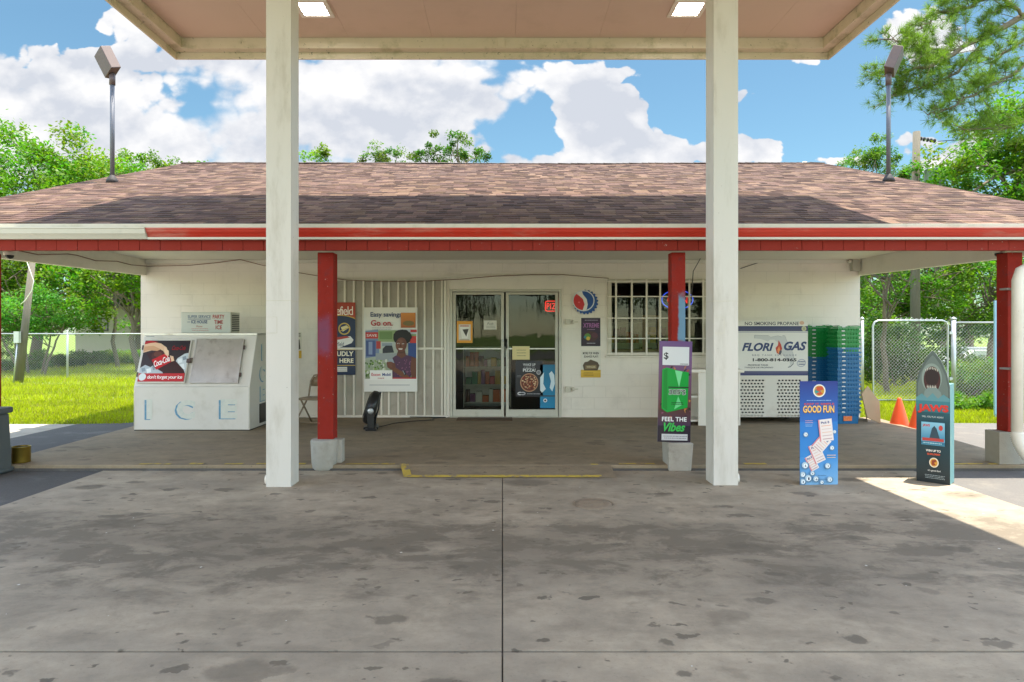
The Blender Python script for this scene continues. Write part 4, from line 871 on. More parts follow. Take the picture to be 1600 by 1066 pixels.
# sheets on the doors
def K2(px0, px1): return (px1 - px0) * K
a = Art(0, 0, 25, 34, K2(714, 738.5), 34 * K, '#e0982c'); a.rect(3, 5, 22, 30, '#d8cfc0'); a.poly([(5, 9), (20, 9), (17, 27), (8, 27)], '#e8e2d6'); a.poly([(9, 13), (19, 12), (17, 18), (15, 24), (12, 19)], '#3f3830'); a.scribble(5, 6, 20, 9, 1, '#c0605a', 4); a.rect(4, 28, 20, 30, '#b8a890')
sheet(a, 'sticker', 'orange framed sticker on the left glass door', 'sticker', (wx(726), WY + .012, wz(536)), thick=.002)
a = Art(0, 0, 20, 14, 20 * K, 14 * K, '#cfcbbf'); a.text('Push', 5, 3, 15, 7, '#5a574f', 0, .3); a.scribble(3, 8, 18, 12, 2, '#8a877d', 6, .4)
sheet(a, 'notice', 'white handwritten notice high on the left glass door', 'notice', (wx(766), WY + .012, wz(515)), thick=.002)
a = Art(0, 0, 27, 21, 27 * K, 21 * K, '#d6c68e'); a.scribble(6, 4, 22, 17, 3, '#8d8560', 9, .25)
sheet(a, 'notice', 'yellowed paper note taped beside the handle of the right glass door', 'notice', (wx(814), WY - .024, wz(562)), thick=.002)
a = Art(0, 0, 44, 56, 43 * K, 56 * K, '#2b2b30'); a.grad(0, 0, 44, 56, '#35343a', '#232228'); a.text('WAKE UP', 12, 4, 32, 8, '#cfcfd0', .02); a.text('A MEAL TO', 13, 9, 31, 11, '#a0a0a4', .01); a.text('PIZZA!', 12, 12, 32, 17, '#e0e0e0', .03)
a.ell(22, 34, 14.5, 14.5, '#b88a6a'); a.ell(22, 34, 13, 13, '#6b3324')
rg = random.Random(3)
for i in range(70):
    t = rg.random() * 6.28; r_ = 11.6 * rg.random() ** .5; a.ell(22 + r_ * math.cos(t), 34 + r_ * math.sin(t), rg.uniform(.8, 1.8), rg.uniform(.6, 1.3), rg.choice(['#c9a27a', '#8b2f22', '#d9bd94', '#5d2a1c', '#a85c3c']), n=7)
a.ell(37, 18, 3.6, 3.6, '#b8b8ba'); a.ell(37, 18, 2.6, 2.6, '#77777c'); a.ell(7, 51, 4, 2.6, '#cfcfd2'); a.ell(12, 51, 4, 2.6, '#b0b0b6'); a.ell(9.5, 51, 5, 1.2, '#34343a'); a.scribble(18, 50, 40, 53, 1, '#9a9aa0', 3, .4); a.scribble(2, 22, 9, 26, 2, '#808086', 4, .3)
sheet(a, 'poster', 'dark pizza poster inside the lower right glass door', 'poster', (wx(827), WY + .0125, wz(620)), thick=.002)
a = Art(0, 0, 24, 68, 24 * K, 68 * K, '#1476a0'); a.grad(0, 0, 24, 68, '#1f6f93', '#1d86b2'); a.poly([(0, 20), (6, 12), (5, 30), (9, 38), (3, 44), (0, 40)], '#d9e6ec'); a.poly([(14, 14), (18, 10), (22, 16), (23, 30), (19, 42), (15, 36), (17, 26)], '#cfe0e8'); a.rect(0, 48, 24, 50, '#3a4a54'); a.ell(8, 56, 3, 3, '#e8e8e8'); a.ell(8, 56, 1.6, 1.6, '#33333a')
sheet(a, 'poster', 'tall bright blue poster at the right edge of the right glass door', 'poster', (wx(856), WY + .0125, wz(638)), thick=.002)
o = Art(0, 0, 24, 24, .25, .25, '#c9622a'); o.grad(1.5, 1.5, 22.5, 22.5, '#d07b35', '#7d4028'); o.ell(12, 16, 9, 3.5, '#a98a3a'); o.ell(7, 18, 3, 2, '#5a6a34'); o.ell(16, 17, 3, 2, '#7c3a3a')
sheet(o, 'taped_sheet', 'small orange printed sheet stuck on the corner of the woman poster', 'poster', ((637.5 - CX) * .01103, WY - .106, Z_(511.5, 11.04)), thick=.002)
# lit signs inside the glass
M_neon = emit('red_neon', (1, .05, .04), .35); M_neonb = emit('blue_neon', (.05, .12, 1), .3)
def neon(name, text, x0, x1, z0, z1, y, label, oval):
    t = thing(name, label, 'sign', ((x0 + x1) / 2, y, z0)); vs, fs = text_geo(text, .01, 0, 1.1); xs_ = [v[0] for v in vs]; zs_ = [v[1] for v in vs]; A, B_, E, G = min(xs_), max(xs_), min(zs_), max(zs_)
    ix, iz = (x1 - x0) * (.18 if oval else .06), (z1 - z0) * (.3 if oval else .2)
    m = MB(); m.add([(x0 + ix + (v[0] - A) / (B_ - A) * (x1 - x0 - 2 * ix), y - .008, z0 + iz + (v[1] - E) / (G - E) * (z1 - z0 - 2 * iz)) for v in vs], fs); m.build('lettering', M_neon, t, fix=False)
    m = MB(); cx, cz, rx, rz_ = (x0 + x1) / 2, (z0 + z1) / 2, (x1 - x0) / 2, (z1 - z0) / 2
    pts = [(cx + rx * math.copysign(abs(math.cos(q)) ** (1 if oval else .25), math.cos(q)), y - .005, cz + rz_ * math.copysign(abs(math.sin(q)) ** (1 if oval else .25), math.sin(q))) for q in [i * math.pi / 20 for i in range(40)]]
    m.tube(pts, .009, 6, closed=True); m.build('tube', M_neonb if oval else M_neon, t)
    m = MB(); m.prism([(p[0], p[2]) for p in pts], 'y', y, y + .02); m.build('backing', M_black, t)
neon('open_sign', 'OPEN', wx(1036), wx(1085), wz(483), wz(453), WY + .09, 'oval red and blue lit OPEN sign inside the barred window', True)
neon('pizza_sign', 'PIZZA', wx(853), wx(886), wz(486), wz(470), WY + .14, 'small red lit sign at the top right of the glass doors', False)

# "$" sign on the right middle post
a = Art(1027, 533, 1079, 693, .365, 1.12, '#6a4a7c'); a.grad(1027, 533, 1079, 560, '#6f5284', '#7b5a86'); a.grad(1027, 560, 1079, 640, '#7b5a86', '#6b3f3a'); a.grad(1027, 640, 1079, 667, '#5f3a34', '#4a3450'); a.rect(1027, 667, 1079, 693, '#2f2433')
rg = random.Random(6)
for i in range(40): x = rg.uniform(1030, 1078); y = rg.choice([rg.uniform(572, 584), rg.uniform(625, 652)]); a.poly([(x, y), (x + rg.uniform(2, 5), y - rg.uniform(-3, 3)), (x + rg.uniform(-2, 2), y + rg.uniform(3, 6))], rg.choice(['#3a2a38', '#b0583a', '#c58a4a', '#2a2a24', '#8c4f6a']))
a.rect(1032, 542, 1074, 571, '#dfe1e2'); a.text('$', 1034, 551, 1041.5, 563, '#17171a', .012); a.scribble(1060, 568, 1073, 570, 1, '#55555c', 3, .6)
a.poly([(1032, 578), (1039, 575), (1060, 580), (1074, 582), (1073, 638), (1041, 646), (1032, 640)], '#0fa03c'); a.poly([(1034, 580), (1040, 577), (1041, 643), (1034, 638)], '#0a8a30'); a.poly([(1052, 579), (1064, 581), (1059, 606)], '#7fe09a'); a.poly([(1058, 620), (1064, 634), (1052, 641)], '#6fd68c')
a.rect(1042, 605, 1074, 607, '#1d3d24'); a.text("305'S", 1043, 609, 1070, 618, '#e9e9e9', .055); a.k += 1; a.text("305'S", 1043.6, 609.6, 1069.4, 617.4, '#151515', .02); a.scribble(1047, 629, 1067, 634, 2, '#12421f', 4, .5)
a.text('FEEL THE', 1033, 653, 1072, 660, '#eeeeee', .03, space=1.05); a.text('Vibes', 1036, 662, 1070, 676, '#3fc057', .03, .35); a.rect(1033, 680, 1074, 690, '#cfcfd2'); a.scribble(1034, 682, 1073, 688, 2, '#8d8d95', 5, .4)
sheet(a, 'price_sign', 'tall purple sign with bright green pack fixed to the right red post', 'sign', (X_(1053, 7.1), 7.105, Z_(691, 7.1)), thick=.01, tilt=1.2, edge='#8f8f90')

# white shelf unit under the window
CB = thing('shelf_unit', 'white open shelf unit below the barred window beside the right canopy column', 'shelf', (3.35, 10.4, .06))
mb = MB(); mb.box(2.86, 3.82, 10.1, 10.6, .90, .95); mb.build('worktop', M_white, CB, bevel=.006)
for x in (2.92, 3.44, 3.74): mb = MB(); mb.box(x, x + .03, 10.14, 10.58, .06, .898); mb.build('side_panel', M_white, CB, bevel=.003)
mb = MB(); mb.box(3.10, 3.25, 10.12, 10.139, .06, .9); mb.build('front_panel', M_white, CB, bevel=.003)
for z in (.12, .5): mb = MB(); mb.box(2.952, 3.438, 10.16, 10.58, z, z + .025); mb.build('shelf', M_white, CB)

# propane exchange cage
PX0, PX1, PY, PZ0, PZ1 = 3.60, 4.965, 10.4, .16, 1.72
PC = thing('propane_cage', 'cream propane tank cage with perforated doors and FLORI GAS banner', 'gas cage', ((PX0 + PX1) / 2, 10.7, .06))
M_cage = pm('cream_cage', (.66, .62, .54), .45, var=.05, scale=3, dirt=(.45, .38, .3), dscale=2, damt=.4)
mb = MB(); mb.box(PX0, PX1, 10.44, 11.1, PZ0, .20); mb.box(PX0, PX1, 10.44, 11.1, PZ1 - .03, PZ1); mb.box(PX0, PX0 + .02, 10.44, 11.1, .2, PZ1 - .03); mb.box(PX1 - .02, PX1, 10.44, 11.1, .2, PZ1 - .03); mb.box(PX0, PX1, 11.1, 11.12, PZ0, PZ1)
mb.build('cabinet', M_cage, PC, bevel=.004)
for x in (PX0 + .03, PX1 - .09):
    for y in (10.46, 11.0): mb = MB(); mb.box(x, x + .06, y, y + .06, .06, PZ0); mb.build('foot', M_dark, PC)
zp1 = Z_(588, PY); pxp = lambda px: X_(px, PY)
mb = MB()                                                              # front panel with punched slots
holes = [(pxp(1130), pxp(1195)), (pxp(1214), pxp(1256))]; rows = 12; zb, ztp = Z_(652, PY), Z_(592, PY); rh = (ztp - zb) / rows
z = zb
mb.box(PX0, PX1, PY, PY + .012, PZ0, zb); mb.box(PX0, PX1, PY, PY + .012, ztp, zp1 + .0)
for r_ in range(rows):
    z0 = zb + r_ * rh; zh0, zh1 = z0 + rh * .24, z0 + rh * .72
    mb.box(PX0, PX1, PY, PY + .012, z0, zh0); mb.box(PX0, PX1, PY, PY + .012, zh1, z0 + rh)
    x = PX0
    for a0_, a1_ in holes:
        n = int((a1_ - a0_) / .0555); off = .02 if r_ % 2 else 0
        for i in range(n):
            h0 = a0_ + off + i * .0555; mb.box(x, h0, PY, PY + .012, zh0, zh1); x = h0 + .036
    mb.box(x, PX1, PY, PY + .012, zh0, zh1)
mb.build('perforated_door', M_cage, PC)
mb = MB(); mb.box(PX0 + .03, PX1 - .03, 10.56, 10.57, .21, 1.6); mb.build('slot_shade_sheet', M_dark, PC)  # added black sheet that paints the shaded inside behind the slots
a = Art(1122, 502, 1262, 588, PX1 - PX0, PZ1 - zp1, '#d6d2c6')
a.rect(1122, 502, 1262, 510, '#ddd8cc'); a.text('NO SMOKING PROPANE', 1157, 503.3, 1247, 508.6, '#3a3a48', .02); a.ell(1252, 505, 4, 3, '#cfa78a')
a.grad(1122, 510, 1262, 518, '#2f3560', '#4a4a66'); a.ell(1255.5, 514, 4, 4, '#b9b58f'); a.text('O', 1254, 512.5, 1257, 515.5, '#55553f'); a.rect(1122, 518, 1262, 580, '#dad7cf'); a.rect(1122, 519, 1262, 520, '#9a9aa4'); a.grad(1122, 580, 1262, 587, '#5c5f78', '#2b2f66'); a.rect(1122, 587, 1262, 588, '#e0dcd0')
fl = [(1173, 524), (1196, 524.5), (1200, 527), (1212, 525), (1218, 526.5), (1220, 524.5), (1224, 525), (1226, 531), (1231, 541), (1237, 551), (1239, 560), (1238, 569), (1233, 574), (1228, 575), (1233, 571), (1231, 565), (1226, 562), (1223, 557), (1219, 553), (1217, 549), (1218, 543), (1214, 537), (1206, 531), (1199, 531), (1195, 534), (1190, 532), (1183, 530), (1173, 529)]
a.poly(fl, '#55565c'); a.poly([(x * .985 + 1208 * .015, y * .97 + 545 * .03 - .3) for x, y in fl], '#c3c2be')
a.text('FLORI', 1152, 536, 1205, 549, '#2b3a66', .04, .3); a.text('GAS', 1222, 534, 1260, 548, '#2b3a66', .04, .3)
a.poly([(1210, 552), (1208, 544), (1212, 540), (1213, 532), (1217, 538), (1219, 545), (1217, 551), (1214, 554)], '#b8402e'); a.poly([(1212, 552), (1211, 547), (1214, 541), (1216, 548), (1214, 553)], '#e08a50'); a.ell(1216, 551, 2, 4, '#50505a', rot=20)
a.text('BBQ TANK EXCHANGE', 1169, 554, 1243, 557, '#8a8a90', .02, 0, 1.5); a.text('1-800-814-0365', 1170, 560, 1243, 565, '#222226', .035); a.text('PROPANE TANK', 1162, 569.5, 1196, 572, '#55555c', .02); a.text('TANQUE DE PROPANO', 1156, 573.5, 1204, 576, '#55555c', .02)
a.ell(1251, 567.5, 7.5, 6, '#8e93a8', rot=-12); a.ell(1251, 567.5, 6.6, 5, '#d5d3cc', rot=-12); a.scribble(1246, 564, 1257, 567, 1, '#5a607c', 8); a.scribble(1246, 568, 1257, 571, 1, '#5a607c', 4)
a.mb.box(-a.w / 2, a.w / 2, 0, .03, 0, a.h, col=lin('#c9c5b8'))
o = a.build('banner', PC); o.location = (0, PY + .004 - 10.7, zp1 + .001 - .06)

# stacks of shopping baskets
M_green = pm('green_plastic', (.008, .26, .05), .35, var=.06); M_bluep = pm('blue_plastic', (.008, .14, .33), .35, var=.06); M_lab = pm('white_label', (.7, .7, .68), .5)
def basket_mesh():
    m = MB(); W, D, hh = .205, .15, .2; w, d = .168, .118
    def ringbox(x, y, t, z0, z1, x2=None, y2=None):
        x2 = x2 or x; y2 = y2 or y
        o_ = [(-x, -y), (x, -y), (x, y), (-x, y)]; i_ = [(-x + t, -y + t), (x - t, -y + t), (x - t, y - t), (-x + t, y - t)]
        o2 = [(-x2, -y2), (x2, -y2), (x2, y2), (-x2, y2)]; i2 = [(-x2 + t, -y2 + t), (x2 - t, -y2 + t), (x2 - t, y2 - t), (-x2 + t, y2 - t)]
        vs = [(*p, z0) for p in o_] + [(*p, z0) for p in i_] + [(*p, z1) for p in o2] + [(*p, z1) for p in i2]; fs = []
        for k in range(4):
            q = (k + 1) % 4; fs += [(k, q, 8 + q, 8 + k), (4 + q, 4 + k, 12 + k, 12 + q), (8 + k, 8 + q, 12 + q, 12 + k), (q, k, 4 + k, 4 + q)]
        m.add(vs, fs)
    ringbox(w, d, .003, 0, hh - .03, W - .022, D - .022); ringbox(W - .010, D - .010, .012, hh - .034, hh - .027); ringbox(W, D, .014, hh - .012, hh); ringbox(W - .006, D - .006, .008, hh - .022, hh - .012); m.box(-w, w, -d, d, 0, .004)
    for s in (-1, 1):
        for i in range(7):
            t = (i + .5) / 7
            x = -w + 2 * w * t; m.box(x - .004, x + .004, s * (D - .018) - .006, s * (D - .018) + .008, hh - .075, hh - .028)
        for i in range(5):
            y = -d + 2 * d * (i + .5) / 5; m.box(s * (W - .018) - .006, s * (W - .018) + .008, y - .004, y + .004, hh - .075, hh - .03)
    return m
bmsh = basket_mesh()
def make_basket(mat, label):
    t = thing('shopping_basket', label, 'basket', (0, 0, 0), 0, 'stacked shopping baskets')
    loc_part('body', bmsh, mat, t)
    for s in (-1, 1):
        m = MB(); m.tube([(s * .195, -.13, .205), (s * .15, -.12, .212), (s * .15, .12, .212), (s * .195, .13, .205)], .0045, 6); loc_part('handle', m, mat, t)
    m = MB(); m.box(-.13, -.075, -.1545, -.1502, .186, .202); loc_part('price_label', m, M_lab, t)
    return t
pb = {}
stacks = [((5.565, 10.44), 6, 21, .0685, 5, 'front stack', 'right'), ((5.36, 10.92), -4, 22, .066, 8, 'rear stack', 'left')]
rb = random.Random(9)
for (sx, sy), rot, n, pitch, ng, nm, side in stacks:
    for i in range(n):
        green = i >= n - ng; key = 'g' if green else 'b'
        colr = 'green' if green else 'blue'
        if key not in pb: o = pb[key] = make_basket(M_green if green else M_bluep, '')
        else: o = copy_tree(pb[key])
        o.location = (sx + rb.uniform(-.004, .004), sy + rb.uniform(-.006, .006), .062 + i * pitch); o.rotation_euler = (0, 0, R(rot + rb.uniform(-1.2, 1.2)))
        pos = 'topmost of its stack' if i == n - 1 else ('lowest of its stack' if i == 0 else ('lowest green one of its stack' if green and i == n - ng else ('uppermost blue one' if not green and i == n - ng - 1 else '')))
        o['label'] = (f'{colr} shopping basket in the {nm} on the {side}, {pos}' if pos else f'{colr} shopping basket nested within the {nm} on the {side}')
        o['group'] = f'{colr} baskets nested in the {nm}'
        if nm == 'front stack' and i == 0: low = o
m = MB(); m.box(-.09, .05, -.142, -.136, .05, .125); loc_part('sticker', m, pm('orange_sticker', (.75, .17, .03), .5, var=.1, dirt=(.7, .6, .5), dscale=30, damt=.5), low); low['label'] = 'blue shopping basket with an orange sticker, lowest of the front stack'
# cardboard and plywood sheets leaning on the wall corner
mb = MB(); Mx = Matrix.Translation((6.13, 10.75, .06)) @ Matrix.Rotation(R(62), 4, 'Z') @ Matrix.Rotation(R(-9), 4, 'X'); mb.box(-.2, .2, 0, .012, 0, 1.05, Mx)
tag(mb.build('plywood_board', M_wood), 'tall narrow plywood board leaning behind the basket stacks', 'board')
mb = MB(); Mx = Matrix.Translation((6.02, 10.30, .06)) @ Matrix.Rotation(R(30), 4, 'Z') @ Matrix.Rotation(R(-14), 4, 'X')
mb.add([Mx @ Vector(p) for p in ((-.2, 0, .12), (.12, 0, 0), (.24, 0, .35), (.02, 0, .62), (-.2, 0, .5), (-.2, .012, .12), (.12, .012, 0), (.24, .012, .35), (.02, .012, .62), (-.2, .012, .5))], [(0, 1, 2, 3, 4), (9, 8, 7, 6, 5)] + [(i, (i + 1) % 5, 5 + (i + 1) % 5, 5 + i) for i in range(5)])
tag(mb.build('cardboard_sheet', M_card), 'short bent brown cardboard sheet beside the basket stacks', 'cardboard')
# traffic cones
M_cone = pm('faded_orange', (.85, .10, .02), .5, var=.1)
def cone(x, y, lab):
    t = thing('traffic_cone', lab, 'traffic cone', (x, y, .0), R(20), 'orange traffic cones on the porch edge')
    m = MB(); m.lathe([(.145, .022), (.14, .05), (.075, .3), (.03, .46), (.025, .475), (.012, .475)], (0, 0, 0), 24); loc_part('body', m, M_cone, t); m = MB(); m.box(-.18, .18, -.18, .18, 0, .024); loc_part('base', m, M_cone, t, .008)
cone(6.42, 10.35, 'orange traffic cone standing clear, left of the two'); cone(6.47, 9.95, 'orange traffic cone half hidden by the pointed standee')
# door mat
mb = MB(); mb.box(wx(716), wx(800) , WY - .48, WY - .1, .061, .072); tag(mb.build('door_mat', pm('brown_mat', (.12, .075, .045), .95, var=.3, scale=60, bump=.6, bscale=200), bevel=.003), 'worn brown mat on the floor before the doors', 'mat')
# bin and brass can at the left
BN = thing('waste_bin', 'dark grey plastic bin cut off by the left edge of the photo', 'bin', (-5.73, 6.85, 0))
M_bin = pm('grey_plastic', (.10, .115, .12), .5, var=.1, dirt=(.2, .2, .2), dscale=3, damt=.4)
mb = MB(); mb.prism([(-6.03, .0), (-5.415, .0), (-5.45, .64), (-6.0, .64)], 'y', 6.62, 7.08); mb.box(-6.04, -5.405, 6.6, 7.1, .0, .05); mb.build('body', M_bin, BN, bevel=.02)
mb = MB(); mb.box(-6.03, -5.425, 6.59, 7.11, .642, .71); mb.build('lid', M_bin, BN, bevel=.02)
BC = thing('brass_bucket', 'small open brass can on the left end of the porch slab', 'can', (-5.45, 7.25, .061))
mb = MB(); mb.lathe([(.088, 0), (.09, .01), (.09, .175), (.093, .18), (.086, .18), (.084, .01)], (0, 0, 0), 28); loc_part('body', mb, M_brass, BC)
mb = MB(); mb.lathe([(.084, .165), (.02, .166)], (0, 0, 0), 20); loc_part('contents', mb, M_black, BC)
# manhole cover in the forecourt
MH = thing('manhole_cover', 'round rusty metal cover set in the forecourt before the ramp', 'manhole cover', ((927 - CX) * .0057, 5.7, 0))
M_rust = pm('rusty_iron', (.26, .20, .14), .8, .1, var=.3, scale=20)
mb = MB(); mb.lathe([(.165, 0), (.165, .004), (.13, .006), (.0015, .007)], (0, 0, 0), 36)
for i in range(3): mb.box(-.09, .09, -.06 + i * .05, -.045 + i * .05, .006, .011)
loc_part('cover', mb, M_rust, MH)
mb = MB(); mb.tube([(.18 * math.cos(t), .18 * math.sin(t), .001) for t in [i * math.pi / 20 for i in range(40)]], .007, 6, closed=True); loc_part('ring', mb, M_rust, MH)
# litter flecks
mb = MB(); rl = random.Random(11)
for i in range(42):
    x, y = rl.uniform(-3.6, 4.2), rl.uniform(2.3, 7); s = rl.uniform(.004, .011); t = rl.random() * 3
    mb.add([(x + s * math.cos(t + q) * (1 if q % 2 else .5), y + s * math.sin(t + q), .0035) for q in (0, 1.57, 3.14, 4.71)], [(0, 1, 2, 3)])
tag(mb.build('litter', pm('pale_litter', (.6, .58, .52), .8), fix=False), 'tiny pale scraps scattered over the concrete', 'litter', kind='stuff')

# cardboard standees ----------------------------------------------------------------
ST = thing('standee', 'blue folded standee reading GOOD FUN on the forecourt', 'standee', (X_(1279.5, 6.43), 6.43, 0), R(3))
a = Art(1249, 597, 1310, 758, .392, 1.04, '#1a4fa8'); a.grad(1249, 597, 1310, 660, '#1c2f80', '#1f66b8'); a.grad(1249, 660, 1310, 758, '#1f76c4', '#3f8fd0')
a.grad(1249, 715, 1310, 758, '#3a8cd0', '#7fb2dc'); a.ell(1280, 612, 10, 10, '#e8e4da'); a.ell(1280, 612, 8.2, 8.2, '#c9902c'); a.ell(1278, 613, 5, 5, '#2f8f8a'); a.poly([(1276, 606), (1285, 605), (1287, 610), (1281, 612), (1286, 617), (1279, 619), (1275, 616), (1281, 614), (1275, 611)], '#c24a26')
a.scribble(1259, 626, 1300, 628, 1, '#8fb4e0', 3, .5); a.text('KEEP IT SIMPLE', 1256, 631, 1304, 634, '#d04a30', .02)
a.text('GOOD FUN', 1253.5, 635.5, 1304.5, 647, '#7a3a10', .05); a.text('GOOD FUN', 1254, 635, 1304, 646, '#f2c069', .03)
a.scribble(1257, 657, 1270, 663, 2, '#c8a0b0', 4, .35); a.scribble(1257, 664, 1269, 668, 2, '#9ec0e0', 5, .35)
def ticket(cx, cy, w, h, rot):
    q = lambda x, y: (cx + x * math.cos(R(rot)) - y * math.sin(R(rot)), cy + x * math.sin(R(rot)) + y * math.cos(R(rot)))
    a.poly([q(-w, h), q(w, h), q(w, -h), q(-w, -h)], '#e9dcd8'); a.poly([q(-w, h), q(-w + 2, h), q(-w + 2, -h), q(-w, -h)], '#d98a90')
    for k in range(5): a.line([q(-w * .6, -h * .4 + k * h * .3), q(w * .8, -h * .4 + k * h * .3)], 1.1, ['#e0a890', '#d8c0b8', '#e3b9a4', '#c9a8a8', '#b98c90'][k])
    a.text('Pick 8', q(0, -h * .7)[0] - w * .6, q(0, -h * .7)[1] - 1.8, q(0, -h * .7)[0] + w * .6, q(0, -h * .7)[1] + 1.8, '#3a4a80', .02, 0, 1, rot)
ticket(1268, 724, 7, 12, -28); ticket(1276, 709, 9, 15, -24); ticket(1283, 694, 10, 13, 42); ticket(1290, 673, 11, 17, -6)
rg = random.Random(12)
def ball(x, y, r_): a.ell(x, y, r_, r_, '#5d7f9c'); a.ell(x - r_ * .15, y - r_ * .15, r_ * .82, r_ * .82, '#b7ccd9'); a.ell(x, y, r_ * .55, r_ * .55, '#f0f3f5'); a.text(str(rg.randint(1, 9)), x - r_ * .22, y - r_ * .35, x + r_ * .22, y + r_ * .35, '#2a3a55', .03)
for x, y, r_ in ((1258, 680, 4), (1304, 676, 3), (1300, 701, 4), (1257, 728, 6), (1293, 729, 5), (1253, 742, 5), (1262, 748, 6), (1274, 749, 5), (1253, 753, 5), (1296, 750, 5), (1268, 740, 4), (1283, 754, 3.5)): ball(x, y, r_)
a.scribble(1290, 710, 1305, 717, 2, '#e0c0a0', 5, .35); a.scribble(1275, 742, 1290, 744, 1, '#4a6a90', 6, .4); a.scribble(1272, 748, 1292, 750, 1, '#4a6a90', 7, .4)
a.build('front_panel', ST)
mb = MB(); mb.box(-.196, .196, 0, .004, 0, 1.04); loc_part('board', mb, pm('standee_card', (.1, .2, .35), .6), ST); mb = MB(); mb.add([(-.05, .004, 1.02), (-.05, .16, 0), (-.046, .004, 1.02), (-.046, .16, 0), (-.05, .004, 0), (-.046, .004, 0)], [(0, 1, 4), (2, 5, 3), (0, 2, 3, 1)]); loc_part('strut', mb, M_lab, ST)
# shark standee: a boxy cut-out with a pointed top
A2, B2 = Vector((4.275, 6.60)), Vector((4.475, 6.405)); ang = math.atan2(B2.y - A2.y, B2.x - A2.x); Wd = (B2 - A2).length + .01
JS = thing('standee', 'dark boxed standee with a pointed grey fish head top beside the sunny patch', 'standee', ((A2.x + B2.x) / 2, (A2.y + B2.y) / 2, 0), ang)
hw = Wd / 2; Hs = 1.02
mb = MB(); mb.box(-hw, hw, 0, .21, 0, Hs - .01); loc_part('box', mb, pm('teal_card', (.16, .33, .33), .6, var=.25, scale=3, dirt=(.6, .5, .35), dscale=2.5, damt=.5), JS, .003)
mb = MB(); pr = [(-hw, Hs - .15), (-hw * .98, Hs), (-hw * .8, Hs + .12), (-hw * .45, Hs + .235), (-hw * .12, Hs + .31), (0, Hs + .325), (hw * .14, Hs + .305), (hw * .5, Hs + .22), (hw * .82, Hs + .1), (hw, Hs - .04), (hw, Hs - .15)]
mb.prism(pr, 'y', -.012, -.002); loc_part('pointed_top', mb, pm('grey_card', (.2, .23, .22), .6), JS)
a = Art(0, 0, 100, 300, Wd, 1.345)
oy = 1.345; U = lambda m: (1.345 - m) / 1.345 * 300                    # metres above ground to art units
a.grad(0, U(Hs - .15), 100, U(.62), '#2f6f7c', '#1c4450'); a.grad(0, U(.62), 100, 300, '#1c4450', '#161d22')
a.k = 1
def prof(s_, c): a.poly([(50 + p[0] / hw * 50 * s_, U(Hs - .15 + (p[1] - Hs + .15) * s_)) for p in pr], c)
a.k += 60; base_k = a.k; a.eps = .00022
prof(1.0, '#59645f'); prof(.9, '#6d7a74'); a.ell(47, 62, 30, 33, '#8c9a92'); a.ell(48, 66, 25, 30, '#48201e'); a.ell(48, 60, 20, 20, '#2a1212')
for i in range(8): x = 30 + i * 4.8; yy = 62 - 24 * math.cos((i - 3.5) / 5.5); a.poly([(x - 1.6, yy), (x + 1.6, yy), (x, yy + 6)], '#d9d4c6')
for i in range(6): x = 34 + i * 5; a.poly([(x - 1.6, 84), (x + 1.6, 84), (x, 77)], '#d9d4c6')
a.poly([(22, 110), (26, 92), (36, 84), (62, 84), (74, 94), (80, 110)], '#7d8f8c'); a.poly([(0, 108), (18, 98), (34, 108), (50, 96), (66, 108), (82, 98), (100, 108), (100, 120), (0, 120)], '#5f939c'); a.grad(0, 114, 100, 140, '#3f7f8c', '#2f6f7c')
a.text('JAWS', 5, 122, 97, 143, '#7d1414', .06); a.text('JAWS', 6, 122, 96, 142, '#d8352a', .05); a.text('WILL YOU PLAY AGAIN?', 18, 148, 82, 152, '#c8d4d6', .01)
a.rect(16, 162, 86, 214, '#5fa6c8'); a.grad(17, 163, 85, 200, '#8cc4dc', '#3f86ac'); a.poly([(40, 200), (48, 176), (55, 170), (62, 176), (72, 200)], '#2f4654'); a.rect(19, 198, 83, 205, '#b5413c'); a.text('JAWS', 20, 167, 42, 174, '#c5302c', .04); a.ell(74, 174, 6, 6, '#c5403a'); a.rect(16, 206, 86, 213, '#2d6f8c'); a.scribble(20, 207, 80, 212, 1, '#9fc4d4', 4, .5)
a.text('WIN UP TO', 30, 224, 74, 229, '#e8e4de', .03); a.text('$30,000!', 34, 232, 72, 237, '#d4512c', .03); a.ell(54, 253, 14, 11, '#e2d8c4'); a.ell(54, 253, 11, 9, '#c9902c'); a.poly([(48, 248), (60, 246), (61, 251), (54, 253), (60, 258), (50, 260), (47, 256)], '#8c3a20')
a.text("it's good fun!", 36, 269, 74, 274, '#d8d8d8', .01); a.scribble(24, 280, 86, 290, 3, '#9aa4a8', 5, .35)
a.build('printed_front', JS)
